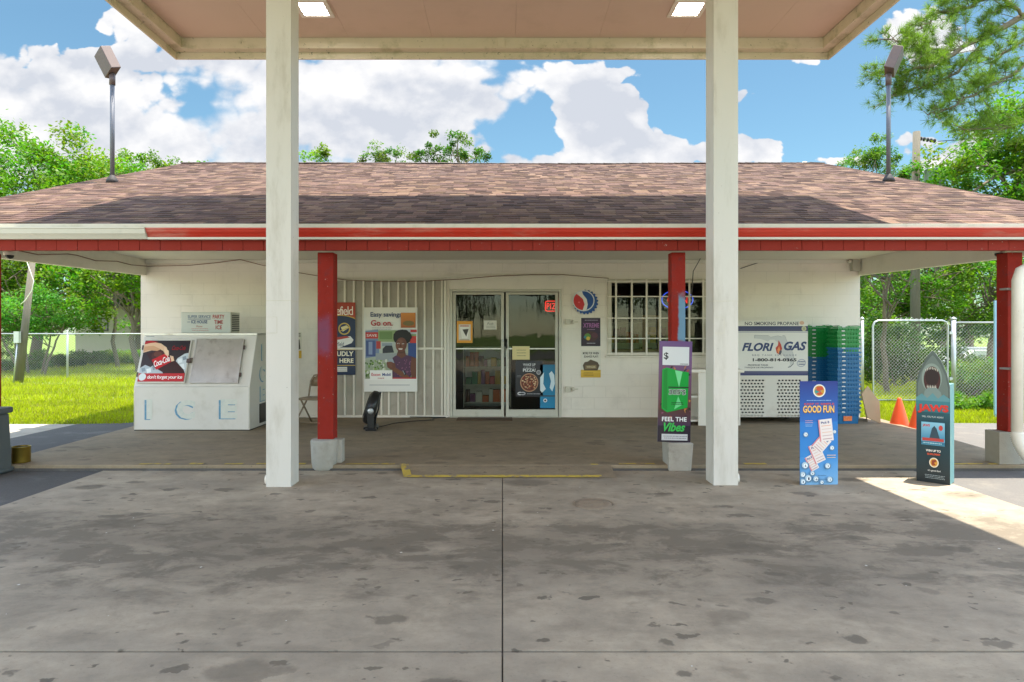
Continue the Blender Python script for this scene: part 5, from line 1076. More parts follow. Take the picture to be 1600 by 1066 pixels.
# ------------------------------------------------------------------ on the roof
def flood(x, y, lab, flip):
    zb_ = zr(y) + .02
    t = thing('flood_light', lab, 'flood light', (x, y, zb_ - .02), 0, 'flood lights on roof poles')
    m = MB(); m.lathe([(.10, -.02), (.085, .04), (.045, .1), (.03, .12)], (0, 0, 0), 16); loc_part('base', m, MATS.get('roof_boot') or pm('roof_boot', (.035, .03, .03), .7), t)
    m = MB(); m.tube([(0, 0, .05), (0, 0, 1.62)], .034, 12); loc_part('pole', m, M_pole, t); m = MB(); m.tube([(0, 0, 1.6), (0, 0, 1.78)], .045, 12); loc_part('collar', m, M_bronze, t)
    if not flip: Mh = Matrix.Translation((-.09, -.03, 1.96)) @ Matrix.Rotation(R(-27), 4, 'Y') @ Matrix.Rotation(R(235), 4, 'Z'); 
    else: Mh = Matrix.Translation((.1, -.03, 1.98)) @ Matrix.Rotation(R(24), 4, 'Y') @ Matrix.Rotation(R(-35), 4, 'Z')
    m = MB(); 
    vs = [Mh @ Vector(p) for p in ((-.10, -.17, -.2), (.05, -.14, -.2), (.05, .14, -.2), (-.10, .17, -.2), (-.10, -.17, .2), (.05, -.14, .2), (.05, .14, .2), (-.10, .17, .2))]
    m.add(vs, [(0, 3, 2, 1), (4, 5, 6, 7), (0, 1, 5, 4), (1, 2, 6, 5), (2, 3, 7, 6), (3, 0, 4, 7)]); h = loc_part('lamp_head', m, M_bronze, t, .01)
    m = MB(); m.box(-.108, -.1005, -.14, .14, -.17, .17, Mh); loc_part('lens', m, M_glassd, h)
M_glassd = pm('dusty_lens', (.35, .36, .36), .25)
flood(-6.4, 10.5, 'brown flood light on a roof pole at the left end of the roof', False)
flood(6.45, 10.69, 'brown flood light on a roof pole at the right end of the roof', True)
mb2 = MB(); mb2.tube([(6.75, 14.3, 4.9), (6.75, 14.3, 5.35)], .05, 12); mb2.build('vent_pipe', M_white, B)

# shop interior glimpsed through the glass
M_prod = attrmat('packaging', .4, .4)
rs_ = random.Random(21); PAL = ['#b3332a', '#c9a23a', '#2f5f9a', '#d8d4c8', '#5a2a20', '#3a7a44', '#c8662a', '#7a3a6a']
def gondola(x0, x1, y, h, lab, n):
    t = thing('store_shelf', lab, 'store shelf', ((x0 + x1) / 2, y, .06)); m = MB(); m.box(x0, x1, y + .3, y + .33, .06, h); m.box(x0 - .02, x0, y, y + .33, .06, h); m.box(x1, x1 + .02, y, y + .33, .06, h); m.build('frame', M_alu, t)
    for k in range(n):
        z = .14 + k * (h - .2) / n; m = MB(); m.box(x0, x1, y, y + .3, z, z + .025); m.build('shelf', M_alu, t)
        g = MB(); x = x0 + .03
        while x < x1 - .12:
            w = rs_.uniform(.06, .14); hh = rs_.uniform(.12, (h - .2) / n - .06); g.box(x, x + w, y + .03, y + .2, z + .026, z + .026 + hh, col=lin(rs_.choice(PAL))); x += w + .01
        o = g.build('packets', M_prod); tag(o, f'{["lowest", "second lowest", "third lowest", "fourth lowest"][k]} row of coloured packets on the {lab}', 'packets', 'packet rows on the shop shelves', 'stuff')
gondola(-.75, .15, 12.6, 1.25, 'low snack shelf behind the left glass door', 3)
gondola(1.9, 3.4, 12.9, 1.75, 'snack shelf behind the barred window', 4)
t = thing('counter', 'wooden counter with an upright display frame behind the barred window', 'counter', (2.7, 12.1, .06))
m = MB(); m.box(1.9, 3.5, 11.9, 12.3, .06, 1.22); m.build('cabinet', M_wood, t); m = MB(); m.box(2.62, 2.68, 11.95, 12.0, 1.22, 1.86); m.box(2.9, 2.96, 11.95, 12.0, 1.22, 1.86); m.box(2.68, 2.9, 11.95, 12.0, 1.8, 1.86); m.box(2.68, 2.9, 11.95, 12.0, 1.5, 1.54); m.build('display_frame', M_wood, t)
# ------------------------------------------------------------------ fences, poles, neighbours
def chainlink(name, label, pts, h, posts, pitch=.075, z0f=None, r=.003, rail=True, cat='fence'):
    z0f = z0f or (lambda x, y: 0.0)
    t = thing(name, label, cat, (pts[0][0], pts[0][1], z0f(*pts[0])))
    m = MB()
    for (xa, ya), (xb, yb) in zip(pts[:-1], pts[1:]):
        L = math.hypot(xb - xa, yb - ya); ux, uy = (xb - xa) / L, (yb - ya) / L; za, zb = z0f(xa, ya), z0f(xb, yb)
        def P(s_, z): return (xa + ux * s_, ya + uy * s_, za + (zb - za) * s_ / L + z)
        for sg in (1, -1):
            s0 = -h
            while s0 < L:
                a0, a1 = max(s0, 0), min(s0 + h, L)
                if a1 - a0 > .02:
                    f0, f1 = (a0 - s0), (a1 - s0)
                    if sg < 0: f0, f1 = h - f0, h - f1
                    p, q = Vector(P(a0, f0 + .03)), Vector(P(a1, f1 + .03)); off = Vector((-uy, ux, 0)) * r * sg
                    d = (q - p).normalized(); n1 = Vector((uy, -ux, 0)) * r; n2 = d.cross(n1).normalized() * r
                    m.add([p + off + n1, p + off - n1 * .5 + n2 * .87, p + off - n1 * .5 - n2 * .87, q + off + n1, q + off - n1 * .5 + n2 * .87, q + off - n1 * .5 - n2 * .87], [(0, 1, 4, 3), (1, 2, 5, 4), (2, 0, 3, 5)])
                s0 += pitch
    w = m.build('wire_mesh', M_wire, t, fix=False)
    if rail:
        m = MB(); m.tube([(x, y, z0f(x, y) + h + .035) for x, y in pts], .02, 8); m.build('top_rail', M_steel, t)
    for (x, y, rr_) in posts:
        m = MB(); z = z0f(x, y); m.tube([(x, y + .03, z - .05), (x, y + .03, z + h + .1)], rr_, 10); m.lathe([(rr_ + .008, 0), (rr_ + .006, .03), (.01, .06)], (x, y + .03, z + h + .1), 10); m.build('post', M_steel, t)
    return t
M_wire = pm('wire', (.42, .43, .43), .45, .6)
flat = lambda x, y: -.03
chainlink('chain_link_fence', 'galvanised chain link fence across the grass on the left', [(-22, 21.2), (-14.5, 21.6), (-6.6, 22)], 1.5, [(-14.7, 21.6, .035), (-18.2, 21.4, .03), (-11.0, 21.8, .03), (-7.6, 21.95, .03)], .085, flat, .0024)
d = 14.0
gx0, gx1 = X_(1364, d), X_(1481, d)
GT = chainlink('chain_link_gate', 'chain link gate with rounded pipe frame beside the basket stacks', [(gx0 + .02, d), (gx1 - .02, d)], 1.66, [], .075, lambda x, y: .05, .003, False, 'gate')
mb = MB(); c_ = .12; zt_ = 1.80
mb.tube([(gx0, d, .06), (gx0, d, zt_ - c_), (gx0 + c_ * .3, d, zt_ - c_ * .3), (gx0 + c_, d, zt_), (gx1 - c_, d, zt_), (gx1 - c_ * .3, d, zt_ - c_ * .3), (gx1, d, zt_ - c_), (gx1, d, .06)], .022, 10, closed=True); mb.build('pipe_frame', M_steel, GT)
mb = MB(); rr = random.Random(1); pts = []
for i in range(18): pts.append((gx0 + .45 + i * .055, d - .02, zt_ + .03 + (.035 if i % 2 else -.02) * rr.uniform(.4, 1.3)))
mb.tube(pts, .004, 5); mb.build('loose_wire', M_wire, GT)
for z in (.5, 1.5): mb = MB(); mb.box(gx1 + .02, gx1 + .1, d - .03, d + .03, z, z + .06); mb.build('hinge', M_steel, GT)
chainlink('chain_link_fence', 'tall chain link fence running from the gate past the right post', [(9.87, 14.0), (16.5, 14.0), (24, 14.4)], 1.75, [(9.87, 13.97, .05), (12.6, 14, .03), (15.4, 14, .03), (18.2, 14.1, .03)], .075, flat)
chainlink('chain_link_fence', 'short chain link fence end between the store corner and the gate', [(6.35, 14.0), (7.9, 14.0)], 1.75, [(7.87, 13.97, .035)], .075, flat)
mb = MB(); mb.box(X_(1555, 11.6), X_(1561.5, 11.6), 11.6, 11.64, 0, Z_(470, 11.6)); tag(mb.build('marker_post', pm('pale_blue_paint', (.30, .52, .68), .5, dirt=(.6, .6, .6), dscale=4), bevel=.004), 'slim pale blue board standing behind the far right porch post', 'post')
# utility poles
UD = 22.5
UP = thing('utility_pole', 'tall wooden utility pole with transformer behind the right end of the roof', 'utility pole', (X_(1430, UD), UD, gh(14, 22)))
ux = X_(1430, UD); uzt = Z_(206, UD)
mb = MB(); mb.tube([(ux, UD, -.4), (ux, UD, 5), (ux + .05, UD, uzt)], [.17, .14, .115], 12); mb.build('pole', M_polew, UP)
mb = MB(); mb.lathe([(.22, 0), (.26, .05), (.26, .62), (.27, .64), (.22, .72), (.05, .76)], (ux + .55, UD - .1, Z_(296, UD)), 18); mb.box(ux + .1, ux + .35, UD - .15, UD - .05, Z_(286, UD), Z_(284, UD)); tr = mb.build('transformer', pm('grey_tank', (.32, .36, .4), .4), UP)
mb = MB(); mb.lathe([(.04, 0), (.06, .05), (.035, .1), (.06, .14), (.03, .22)], (ux + .5, UD - .1, Z_(277, UD)), 10); mb.build('bushing', M_dark, tr)
mb = MB()
for i in range(5): mb.lathe([(.02, 0), (.075, .02), (.075, .05), (.02, .07)], (0, 0, 0), 10, Matrix.Translation((ux + .16 + i * .12, UD, Z_(217 + i * .8, UD))) @ Matrix.Rotation(R(90), 4, 'Y'))
mb.build('insulator', M_dark, UP)
mb = MB(); xi = ux + .8; zi = Z_(221, UD); pts = [(xi, UD, zi)]
for i in range(1, 12): t = i / 11; pts.append((xi + 14 * t, UD - 5 * t, zi + .9 * t - .9 * math.sin(math.pi * t) * .4))
mb.tube(pts, .014, 5); mb.tube([(xi + .9, UD - .3, zi + .05), (xi + .5, UD - .2, zi - .3), (xi - .1, UD - .1, zi - .9), (ux + .5, UD - .1, Z_(272, UD))], .012, 5); mb.build('line_wire', M_dark, UP)
UQ = thing('leaning_pole', 'leaning grey wooden pole standing by the fence on the left', 'pole', (X_(30, 20), 20, 0))
mb = MB(); mb.tube([(X_(29, 20), 20, -.1), (X_(51, 20), 20, Z_(404, 20))], [.12, .085], 12); mb.build('pole', M_polew, UQ)
mb = MB(); mb.tube([(X_(52, 20), 19.9, Z_(406, 20)), (X_(47, 20), 19.85, Z_(408, 20)), (X_(53, 20), 19.85, Z_(425, 20)), (X_(60, 20), 19.8, Z_(440, 20)), (X_(57, 20), 19.8, Z_(455, 20)), (X_(45, 20), 19.85, Z_(470, 20)), (X_(38, 20), 19.85, Z_(476, 20))], .012, 6); mb.build('cable', M_white, UQ)
mb = MB(); mb.box(X_(23, 19.8), X_(31, 19.8), 19.75, 19.85, Z_(536, 19.8), Z_(518, 19.8)); mb.tube([(X_(27, 19.8), 19.8, Z_(536, 19.8)), (X_(21, 19.8), 19.8, 0)], .02, 6); mb.build('meter_box', M_steel, UQ)
# neighbour's house, left
hd = 36.0
HS = thing('neighbour_house', 'cream house with one dark window behind the trees on the left', 'house', (-24, hd + 3, 0))
M_siding = pm('cream_siding', (.55, .49, .38), .7, var=.05, scale=2)
mb = MB(); hx0, hx1 = X_(118, hd), X_(300, hd); mb.box(hx0, hx1, hd, hd + 7, -.05, 3.1); hw_ = mb.build('wall', M_siding, HS)
mb = MB()
for i in range(15): mb.box(hx0, hx1, hd - .012 - (.004 if i % 2 else 0), hd - .002, .1 + i * .2, .1 + i * .2 + .19)
mb.build('siding', M_siding, hw_)
mb = MB(); mb.prism([(hd - .6, 3.0), (hd + 3.5, 4.6), (hd + 7.6, 3.0), (hd + 7.6, 3.1), (hd + 3.5, 4.75), (hd - .6, 3.12)], 'x', hx0 - .5, hx1 + .5); mb.build('roof', M_dshingle, HS)
mb = MB(); wx0, wx1, wz0_, wz1_ = X_(147, hd), X_(168, hd), Z_(516, hd), Z_(499, hd)
mb.box(wx0 - .06, wx1 + .06, hd - .05, hd - .02, wz0_ - .06, wz1_ + .06); wn = mb.build('window', pm('dark_frame', (.05, .05, .05), .5), HS)
mb = MB(); mb.box(wx0, wx1, hd - .06, hd - .051, wz0_, wz1_); mb.build('pane', pm('dim_glass', (.1, .13, .15), .08), wn)
# camper trailer, right, on the lower ground
cd_ = 28.0
CT = thing('camper_trailer', 'white camper trailer parked beyond the chain link fence on the right', 'camper', (23.5, cd_ + 1.2, gh(23.5, cd_)))
cx0, cx1 = X_(1492, cd_), X_(1492, cd_) + 6.4; z0 = gh(23, cd_) + .5; z1 = Z_(548, cd_)
mb = MB(); mb.prism([(cx0 + .1, z0), (cx1, z0), (cx1, z1), (cx0 + .9, z1 + .02), (cx0 + .25, z1 - .45), (cx0, z1 - 1.0)], 'y', cd_, cd_ + 2.3); mb.build('body', pm('camper_white', (.66, .68, .66), .35, var=.04), CT, bevel=.06)
mb = MB(); mb.box(cx0 + 1.0, cx1 - .1, cd_ - .012, cd_ - .002, z0 + .35, z0 + .5); mb.box(cx0 + .7, cx1 - .5, cd_ + .4, cd_ + 1.9, z1 + .021, z1 + .12); mb.build('stripe', pm('camper_grey', (.3, .33, .36), .4), CT)
for xa, xb in ((2.1, 2.75), (3.9, 4.6)):
    mb = MB(); mb.box(cx0 + xa, cx0 + xb, cd_ - .03, cd_ - .004, z1 - 1.0, z1 - .45); w_ = mb.build('window', M_alu, CT, bevel=.02); mb = MB(); mb.box(cx0 + xa + .05, cx0 + xb - .05, cd_ - .036, cd_ - .031, z1 - .95, z1 - .5); mb.build('pane', MATS['dim_glass'], w_)
mb = MB(); mb.box(cx0 + 1.3, cx0 + 1.9, cd_ - .03, cd_ - .004, z0 + .02, z1 - .2); mb.build('door', M_alu, CT, bevel=.02)
for xa in (2.9, 3.8): mb = MB(); mb.lathe([(.1, -.1), (.33, -.1), (.33, .1), (.1, .1)], (0, 0, 0), 20, Matrix.Translation((cx0 + xa, cd_ + .15, z0 - .1)) @ Matrix.Rotation(R(90), 4, 'X')); mb.build('wheel', M_dark, CT)
# pale low shed seen through the gate
SH = thing('shed', 'low pale grey shed roof seen through the gate mesh', 'shed', (19, 34, -.9))
sx0, sx1 = X_(1366, 34), X_(1432, 34)
mb = MB(); mb.box(sx0, sx1, 34, 37, -1.2, Z_(545, 34)); mb.build('wall', pm('shed_wall', (.45, .46, .46), .6), SH)
mb = MB(); mb.prism([(33.7, Z_(546, 34)), (33.7, Z_(543, 34)), (36, Z_(530, 36)), (37.5, Z_(543, 37)), (36, Z_(530, 36) - .08)], 'x', sx0 - .3, sx1 + .3); mb.build('roof', pm('shed_roof', (.5, .51, .52), .4, .3), SH)

# ------------------------------------------------------------------ vegetation
def quadmesh(name, V, Col, mat, parent=None, off=(0, 0, 0)):
    """V: (n,4,3) array of quads, Col: (n,3)"""
    n = len(V); me = bpy.data.meshes.new(name); v = (V.reshape(-1, 3) - np.array(off)).astype(np.float32)
    me.vertices.add(n * 4); me.vertices.foreach_set('co', v.ravel()); me.loops.add(n * 4); me.loops.foreach_set('vertex_index', np.arange(n * 4, dtype=np.int32))
    me.polygons.add(n); me.polygons.foreach_set('loop_start', np.arange(0, n * 4, 4, dtype=np.int32)); me.polygons.foreach_set('loop_total', np.full(n, 4, dtype=np.int32))
    me.update(calc_edges=True); me.materials.append(mat)
    at = me.color_attributes.new('Col', 'FLOAT_COLOR', 'POINT'); c = np.ones((n, 4, 4), np.float32); c[:, :, :3] = Col[:, None, :]; at.data.foreach_set('color', c.ravel())
    o = bpy.data.objects.new(name, me); C.objects.link(o)
    if parent is not None: o.parent = parent
    return o
def leaves(rs, centers, n, r, size, col, flat_=.8, upbias=.5, cvar=.25, asp=.5):
    """n leaves round every clump centre; returns quads and colours"""
    k = len(centers); cen = np.repeat(centers, n, 0); rad = np.repeat(r, n)[:, None] if np.ndim(r) else r
    d = rs.normal(size=(k * n, 3)); d /= np.linalg.norm(d, axis=1)[:, None]; d *= (rs.rand(k * n, 1) ** .45); d[:, 2] *= flat_
    # leaves hang in small sprays: jitter in groups
    g = rs.normal(size=(k * n // 6 + 1, 3)) * .12; d += np.repeat(g, 6, 0)[:k * n]
    p = cen + d * rad
    nrm = rs.normal(size=(k * n, 3)); nrm[:, 2] = np.abs(nrm[:, 2]) + upbias; nrm /= np.linalg.norm(nrm, axis=1)[:, None]
    t = np.cross(nrm, rs.normal(size=(k * n, 3))); t /= np.linalg.norm(t, axis=1)[:, None]; b = np.cross(nrm, t)
    s = size * (.6 + .8 * rs.rand(k * n, 1)); L = t * s; Wd_ = b * s * asp
    V = np.stack([p - L * .5, p + Wd_ * .5 - L * .05, p + L * .5, p - Wd_ * .5 - L * .05], 1)
    cc = np.repeat(1 + cvar * rs.normal(size=(k, 1)) * .6, n, 0) * (1 + cvar * .7 * rs.normal(size=(k * n, 1)))
    hue = np.repeat(rs.normal(size=(k, 1)) * .12, n, 0) + .1 * rs.normal(size=(k * n, 1))
    C_ = np.array(col)[None, :] * np.clip(cc, .35, 1.9); C_[:, 0:1] *= np.clip(1 + hue * 1.6, .5, 1.7)
    return V, np.clip(C_, .004, .6)
def limb(m, a, b, r0, r1, rr_, bend=.12, n=5, sides=6):
    a, b = Vector(a), Vector(b); L = (b - a).length; pts = []
    o1 = Vector((rr_.uniform(-1, 1), rr_.uniform(-1, 1), rr_.uniform(.0, .7))) * L * bend
    for i in range(n + 1):
        t = i / n; pts.append(a.lerp(b, t) + o1 * math.sin(math.pi * t) + Vector((rr_.uniform(-1, 1), rr_.uniform(-1, 1), rr_.uniform(-1, 1))) * L * .02 * (0 < i < n))
    m.tube(pts, [r0 + (r1 - r0) * i / n for i in range(n + 1)], sides, cap=False); return pts
def tree(label, x, y, h, crown, seed, col=(.07, .13, .02), nclump=90, nleaf=120, leaf=.2, trunk=.22, forks=7, base=None, group=None, name='tree', clump=None, stems=1, gap=.5, shell=.35):
    """crown: list of ellipsoids (dx, dy, z, rx, ry, rz)"""
    rs = np.random.RandomState(seed); rr_ = random.Random(seed); z0 = gh(x, y) if base is None else base
    t = thing(name, label, 'tree', (x, y, z0), 0, group)
    m = MB(); vol = np.array([e[3] * e[4] * e[5] for e in crown]); vol = vol / vol.sum(); cs_ = []; rs_ = []
    tops = []
    for s_ in range(stems):
        bx, by = (rr_.uniform(-.35, .35), rr_.uniform(-.2, .2)) if stems > 1 else (0, 0)
        tx, ty = bx * 3 + rr_.uniform(-.3, .3), by * 3; zc = np.mean([e[2] for e in crown])
        tops.append(limb(m, (bx, by, -.1), (tx, ty, zc), trunk, trunk * .4, rr_, .05, 8, 8))
    for i in range(nclump):
        e = crown[rs.choice(len(crown), p=vol)]
        d = rs.normal(size=3); d /= np.linalg.norm(d); q = (shell + (1 - shell) * rs.rand() ** gap) * (1 + .12 * rs.normal())
        c = (e[0] + d[0] * e[3] * q, e[1] + d[1] * e[4] * q, e[2] + d[2] * e[5] * q); cs_.append(c); rs_.append((clump or .16 * h * .55) * (.55 + .8 * rs.rand()))
    for i in range(min(forks * 4, nclump)):
        st = tops[i % stems]; p = st[rr_.randint(len(st) // 2, len(st) - 1)]; c = cs_[i]; pp = limb(m, p, c, trunk * .3, .015, rr_, .12, 5, 5)
        for j in range(2): q = cs_[rr_.randrange(nclump)]; q = Vector(q); s2 = pp[3]; 
        if (q - s2).length < h * .35: limb(m, s2, q, .03, .01, rr_, .1, 3, 4)
    m.build('trunk', M_bark, t, world=False, fix=False)
    V, K_ = leaves(rs, np.array(cs_), nleaf, np.array(rs_), leaf, col)
    quadmesh('crown', V, K_, M_leaf, t); return t
bright = (.105, .20, .014); mid = (.065, .135, .014); dark = (.042, .09, .014); oak = (.06, .12, .016)
# left of the store
tree('large bushy tree rising above the far left of the roof', -22.0, 30, 10, [(0, 0, 8.2, 5.2, 3.5, 3.0), (-3, 0, 5.2, 4.5, 3.5, 2.6), (3.2, 0, 6.3, 2.6, 2.4, 1.7)], 1, bright, 260, 190, .19, .25, clump=.75)
tree('yellow green tree whose low tops show above the left roof slope', -20.5, 36, 11, [(0, 0, 10.0, 3.2, 2.5, 1.2), (3.6, 0, 10.2, 2.4, 2, .8), (-3, 0, 9.5, 2.5, 2.3, 1.5), (0, 0, 8, 4, 2, 1.5)], 2, bright, 190, 160, .19, .22, clump=.55)
tree('sparse topped tree above the left end of the roof ridge', -17.6, 34, 11, [(-3.6, 0, 10.2, 1.0, 1.0, .6), (-1.4, 0, 10.5, 1.0, 1.0, .5), (.5, 0, 10.1, 1.0, 1.0, .55), (2.0, 0, 10.3, .8, 1.0, .5), (0, 0, 9.0, 3.3, 1.5, .7)], 3, bright, 80, 110, .15, .2, clump=.4)
tree('shady tree leaning over the yard left of the store', -14.2, 25, 5.5, [(0, 0, 4.2, 3.0, 2.0, 1.5), (2.4, 0, 3.5, 1.8, 1.5, .9), (3.6, 0, 2.9, 1.3, 1.2, .6)], 4, (.10, .21, .012), 120, 150, .15, .13, clump=.5)
tree('feathery small multi stemmed tree behind the left fence', -17.4, 23.8, 3.6, [(0, 0, 2.4, 1.5, 1.3, .8), (.9, 0, 1.9, .9, 1.0, .4), (-1.2, 0, 1.7, 1.0, 1, .6)], 5, (.09, .22, .03), 70, 160, .10, .05, clump=.42, stems=4)
tree('dark tree filling the yard beyond the left fence', -20.5, 27, 5, [(0, 0, 3.2, 2.6, 2, 2.0), (2.4, 0, 2.6, 2.0, 1.6, 1.2)], 6, bright, 90, 140, .14, .1, clump=.5, stems=2)
tree('pink flowering tree half hidden under the left porch beam', -17.4, 29, 5.5, [(0, 0, 5.1, 2.4, 1.6, .9)], 7, (.34, .17, .12), 45, 130, .13, .1, clump=.42)
tree('tall dark tree closing the view behind the leaning pole', -27, 36, 9, [(0, 0, 6, 5, 3, 4), (6, 0, 5.5, 4, 3, 2.8)], 8, bright, 150, 130, .24, .22, clump=.9)
# tops above the ridge
for i, (px, d_, w_, hh, lab, cl) in enumerate(((498, 40, 1.2, 13.2, 'small leafy tree top above the ridge beside the left column', bright), (605, 44, 1.4, 14.6, 'round olive tree top above the ridge, middle one of three', (.10, .15, .03)), (712, 42, 2.0, 14.6, 'widest dark tree top above the centre of the ridge', oak))):
    tree(lab, X_(px, d_), d_, hh, [(0, 0, hh - .9, w_, w_, .95), (-w_ * .8, 0, hh - 1.7, w_ * .7, w_, 1.0), (w_ * .9, 0, hh - 1.5, w_ * .6, w_, .9), (0, 0, hh - 4.2, w_ * 1.9, w_ * 1.5, 2.0)], 20 + i, cl, 90, 110, .17, .25, clump=.42, gap=.9)
# right of the store
tree('rounded pine tree above the right roof slope behind the flood light', X_(1365, 36), 36, 13, [(0, 0, 12.0, 1.8, 1.3, .6), (-1.2, 0, 10.9, 1.3, 1.2, .5), (1.5, 0, 11.2, 1.4, 1.3, .5), (0, 0, 9.8, 2.6, 2, .6), (1.9, 0, 9.6, 1.5, 1.5, .5), (.3, 0, 13.0, .8, .8, .35)], 31, (.09, .18, .022), 150, 170, .11, .2, clump=.4, shell=.1)
tree('thin topped tree between the utility pole and the oak', X_(1478, 34), 34, 11.5, [(0, 0, 10.0, 1.6, 1.4, .9), (-1.5, 0, 8.8, 1.8, 1.5, .8), (1.5, 0, 8.4, 1.6, 1.4, .9)], 32, (.09, .19, .02), 70, 120, .15, .16, clump=.42)
tree('bright green oak crown at the right edge above the roof', 17.8, 21, 9, [(0, 0, 8.6, 2.2, 2.2, 1.5), (-2.3, 0, 6.8, 1.9, 1.8, 1.1), (0, 0, 6.2, 3.0, 2.2, 1.6), (-2.9, 0, 5.4, 1.6, 1.6, .7), (1.5, 0, 9.9, 1.8, 1.8, .9)], 33, bright, 200, 200, .13, .24, clump=.5)
tree('dense dark tree behind the gate under the porch beam', 14.6, 25, 6, [(0, 0, 3.9, 2.2, 1.8, 1.7), (2.3, 0, 4.0, 2.0, 1.8, 1.8), (-1.3, 0, 2.4, 1.6, 1.5, .9)], 34, bright, 120, 150, .13, .12, clump=.5)
tree('leafy tree behind the tall fence on the right', 19.8, 26, 6, [(0, 0, 4.0, 2.6, 2, 1.8), (2.8, 0, 4.4, 2.4, 1.8, 1.9), (-1, 0, 2.2, 1.8, 1.4, .6)], 35, (.09, .18, .018), 140, 150, .13, .14, clump=.52)
tree('broad dark tree closing the background behind the camper', 27, 37, 9, [(0, 0, 5.2, 6, 3, 4.2), (-7.5, 0, 5.0, 5, 3, 3.8)], 36, dark, 190, 130, .24, .25, clump=.95)
tree('slim crooked tree growing just beyond the gate', X_(1388, 16.2), 16.2, 4.2, [(0, 0, 3.3, .9, .8, .7)], 37, mid, 16, 90, .09, .075, clump=.35, base=-.05)
tree('wide green tree far behind the gate', 16.5, 42, 9, [(0, 0, 4.6, 5.5, 3, 3.8)], 38, mid, 130, 130, .25, .25, clump=.9)
# behind the camera, across the road: seen only in the door glass
for i, (x_, y_, s_) in enumerate(((-16, -42, 1.0), (-4, -45, 1.15), (8, -41, .95), (21, -44, 1.1))):
    tree(['dark roadside tree', 'tall roadside tree', 'short roadside tree', 'spreading roadside tree'][i] + ' across the road, seen only as a reflection in the door glass', x_, y_, 9 * s_, [(0, 0, 6 * s_, 5, 4, 3.4)], 50 + i, dark, 50, 60, .5, .3, clump=1.3)
# big pine whose branches reach in from the right
def pine():
    rs = np.random.RandomState(77); rr_ = random.Random(77); x0_, y0_ = 17.6, 17.5; t = thing('pine_tree', 'big pine with long needled branches reaching in from the upper right', 'tree', (x0_, y0_, -.05))
    m = MB(); limb(m, (0, 0, -.1), (.4, 0, 15), .3, .13, rr_, .01, 8, 10); T = []
    def P(px, py, d_): return Vector((X_(px, d_) - x0_, d_ - y0_, Z_(py, d_) + .05))
    main = [([(1640, 10, 17.3), (1560, 45, 17), (1510, 72, 16.8), (1460, 100, 16.6), (1420, 112, 16.5), (1375, 120, 16.4)], .085),
            ([(1650, -60, 17.5), (1580, -20, 17.2), (1520, 10, 17), (1470, 20, 17), (1440, 45, 17)], .06),
            ([(1640, 60, 17.6), (1590, 110, 17.2), (1540, 140, 17), (1490, 165, 16.8), (1450, 180, 16.6)], .05),
            ([(1650, 130, 17.6), (1600, 190, 17.5), (1560, 205, 17.3), (1500, 200, 17)], .04),
            ([(1540, 55, 17), (1500, 110, 17), (1465, 130, 16.9), (1420, 140, 16.8), (1385, 155, 16.7)], .035),
            ([(1500, 80, 16.8), (1450, 75, 16.7), (1415, 65, 16.6), (1390, 62, 16.6)], .03),
            ([(1600, 25, 17), (1570, 0, 16.9), (1530, -20, 16.9), (1490, -10, 16.8)], .04),
            ([(1660, 0, 18), (1600, 60, 18), (1550, 100, 18.2), (1520, 150, 18)], .04)]
    for pl, r0 in main:
        pts = [P(*q) for q in pl]; dense = []
        for i in range(len(pts) - 1):
            for k in range(5): dense.append(pts[i].lerp(pts[i + 1], k / 5) + Vector(rs.normal(size=3) * .03))
        dense.append(pts[-1]); m.tube(dense, [r0 * (1 - .85 * i / len(dense)) + .006 for i in range(len(dense))], 7, cap=False)
        for i in range(3, len(dense)):
            for k in range(3):
                L = rs.uniform(.25, .95) * (1.1 - .5 * i / len(dense)); dr = Vector((rs.normal() - .4, rs.normal() * .9, rs.normal() * .75 + .1)).normalized()
                a_ = dense[i]; b_ = a_ + dr * L; m.tube([a_, a_.lerp(b_, .5) + Vector((0, 0, .03)), b_], [.012, .009, .006], 4, cap=False)
                for q in range(2 + int(L * 4)): T.append((a_.lerp(b_, rs.uniform(.45, 1.05)) + Vector(rs.normal(size=3) * .07), dr))
    m.build('trunk', M_bark, t, world=False, fix=False)
    n = 36; V = []; K_ = []
    for c, dr in T:
        cc = np.array(c); d0 = np.array(dr); d0[2] += .35; ds = rs.normal(size=(n, 3)) * .75 + d0; ds /= np.linalg.norm(ds, axis=1)[:, None]
        L = rs.uniform(.13, .24, size=(n, 1)); sd = np.cross(ds, rs.normal(size=(n, 3))); sd /= np.linalg.norm(sd, axis=1)[:, None]; w = .0042
        st_ = cc + ds * .01; V.append(np.stack([st_ - sd * w, st_ + sd * w, st_ + ds * L + sd * w * .4, st_ + ds * L - sd * w * .4], 1))
        b_ = .7 + .6 * rs.rand(); K_.append(np.array([.15, .235, .03])[None] * b_ * (1 + .25 * rs.normal(size=(n, 1))))
    quadmesh('needles', np.concatenate(V), np.clip(np.concatenate(K_), .01, .5), M_needle, t)
pine()
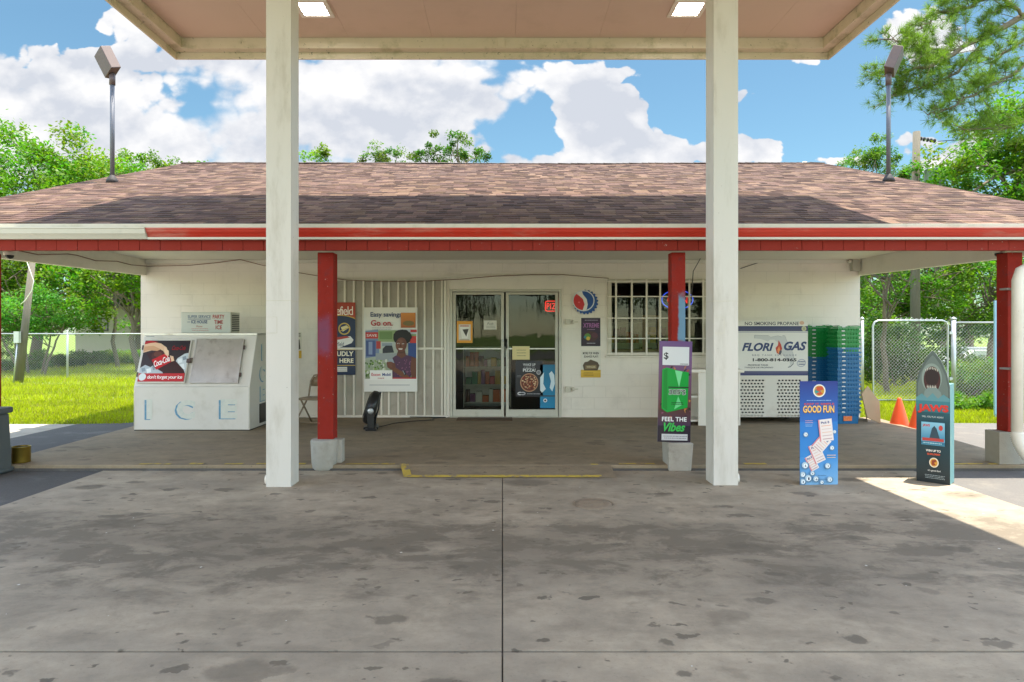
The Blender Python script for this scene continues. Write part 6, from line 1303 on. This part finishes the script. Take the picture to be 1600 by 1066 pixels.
# shrubs and hedges
def shrub(label, x, y, rx, ry, rz, seed, col, n=40, leaf=.09, name='shrub', nl=120, clump=.22):
    rs = np.random.RandomState(seed); z0 = gh(x, y); t = thing(name, label, 'shrub', (x, y, z0)); cs_ = []
    for i in range(n):
        d = rs.normal(size=3); d /= np.linalg.norm(d); q = .5 + .5 * rs.rand(); cs_.append((d[0] * rx * q, d[1] * ry * q, rz * .55 + d[2] * rz * .5 * q))
    m = MB(); rr_ = random.Random(seed)
    for i in range(8): limb(m, (rr_.uniform(-.3, .3) * rx, 0, -.05), cs_[i], .02, .006, rr_, .1, 3, 4)
    m.build('stems', M_bark, t, world=False, fix=False)
    V, K_ = leaves(rs, np.array(cs_), nl, np.full(n, clump), leaf, col); quadmesh('foliage', V, K_, M_leaf, t)
shrub('low clipped yellow green hedge bush before the cream house', X_(190, 32), 32, 1.5, .6, .72, 61, (.14, .24, .02), 50, .1)
shrub('dark clipped bush left of the yellow green hedge', X_(142, 31), 31, 1.2, .6, .65, 62, mid, 40, .1)
shrub('scruffy bush at the left edge behind the fence', X_(15, 25), 25, 1.6, .7, .9, 63, mid, 40, .1)
shrub('small bush behind the fence below the feathery tree', X_(95, 29), 29, 1.6, .6, .55, 64, dark, 40, .1)
shrub('leafy vine bush climbing the fence right of the gate', X_(1520, 14.8), 14.8, 1.3, .4, .9, 65, (.09, .19, .018), 60, .07)
shrub('low bright bush before the camper by the far right post', X_(1590, 15.2), 15.2, 1.1, .5, 1.0, 66, (.11, .22, .02), 50, .07)
shrub('dark thicket beyond the gate mesh', X_(1400, 19), 19, 1.3, .6, 2.1, 67, dark, 60, .09, clump=.3)
shrub('small weedy bush at the foot of the camper', X_(1500, 23), 23, 1.5, .6, 1.2, 68, mid, 50, .1, clump=.3)
shrub('bright thicket between gate and store corner', X_(1362, 22), 22, 1.3, .6, 2.4, 69, (.10, .2, .02), 60, .1, clump=.35)
shrub('creeping broadleaf patch along the fence on the right', X_(1560, 12.9), 12.9, 1.6, .55, .35, 70, (.09, .2, .02), 60, .06, clump=.16)
# grass
def grass(name, label, regs, seed):
    rs = np.random.RandomState(seed); Vs = []; Ks = []
    for (x0_, x1_, y0_, y1_, dens, hgt) in regs:
        n = int((x1_ - x0_) * (y1_ - y0_) * dens); x = rs.uniform(x0_, x1_, n); y = rs.uniform(y0_, y1_, n)
        y = np.where(y < y0_ + .15, y + .06 * np.sin(x * 5), y)
        z = np.array([gh(a_, b_) for a_, b_ in zip(x, y)])
        pn = np.sin(x * 1.7 + np.sin(y * 1.3) * 2) * np.cos(y * 2.1 + np.sin(x * .9)) ; hh = hgt * (.45 + .75 * rs.rand(n)) * (1 + .3 * pn)
        a_ = rs.rand(n) * 6.283; w = .006 + .006 * rs.rand(n); ln = hh * rs.uniform(-.7, .7, n); ln2 = hh * rs.uniform(-.7, .7, n)
        p = np.stack([x, y, z - .01], 1); sd = np.stack([np.cos(a_) * w, np.sin(a_) * w, np.zeros(n)], 1); tp = np.stack([x + ln, y + ln2, z + hh], 1)
        Vs.append(np.stack([p - sd, p + sd, tp + sd * .25, tp - sd * .25], 1))
        c = np.array([.32, .35, .006])[None] * (1 + .22 * rs.normal(size=(n, 1))) * (1 + .16 * pn[:, None]); dry = rs.rand(n) < .07 ; c[dry] = np.array([.3, .24, .1]); Ks.append(c)
    o = quadmesh(name, np.concatenate(Vs), np.clip(np.concatenate(Ks), .01, .6), M_grass); tag(o, label, 'grass', kind='stuff')
grass('grass', 'bright mown grass of the yard left of the store', [(-13.5, -6.45, 10.85, 14.5, 1500, .07), (-17, -6.5, 14.5, 19, 650, .09), (-21, -6.5, 19, 26, 260, .11), (-26, -6.5, 26, 33, 90, .13)], 5)
grass('grass', 'bright grass beyond the porch on the right around the gate', [(6.45, 13, 10.9, 14, 1400, .09), (6.5, 16, 14, 19, 600, .12), (7, 22, 19, 27, 200, .13)], 6)
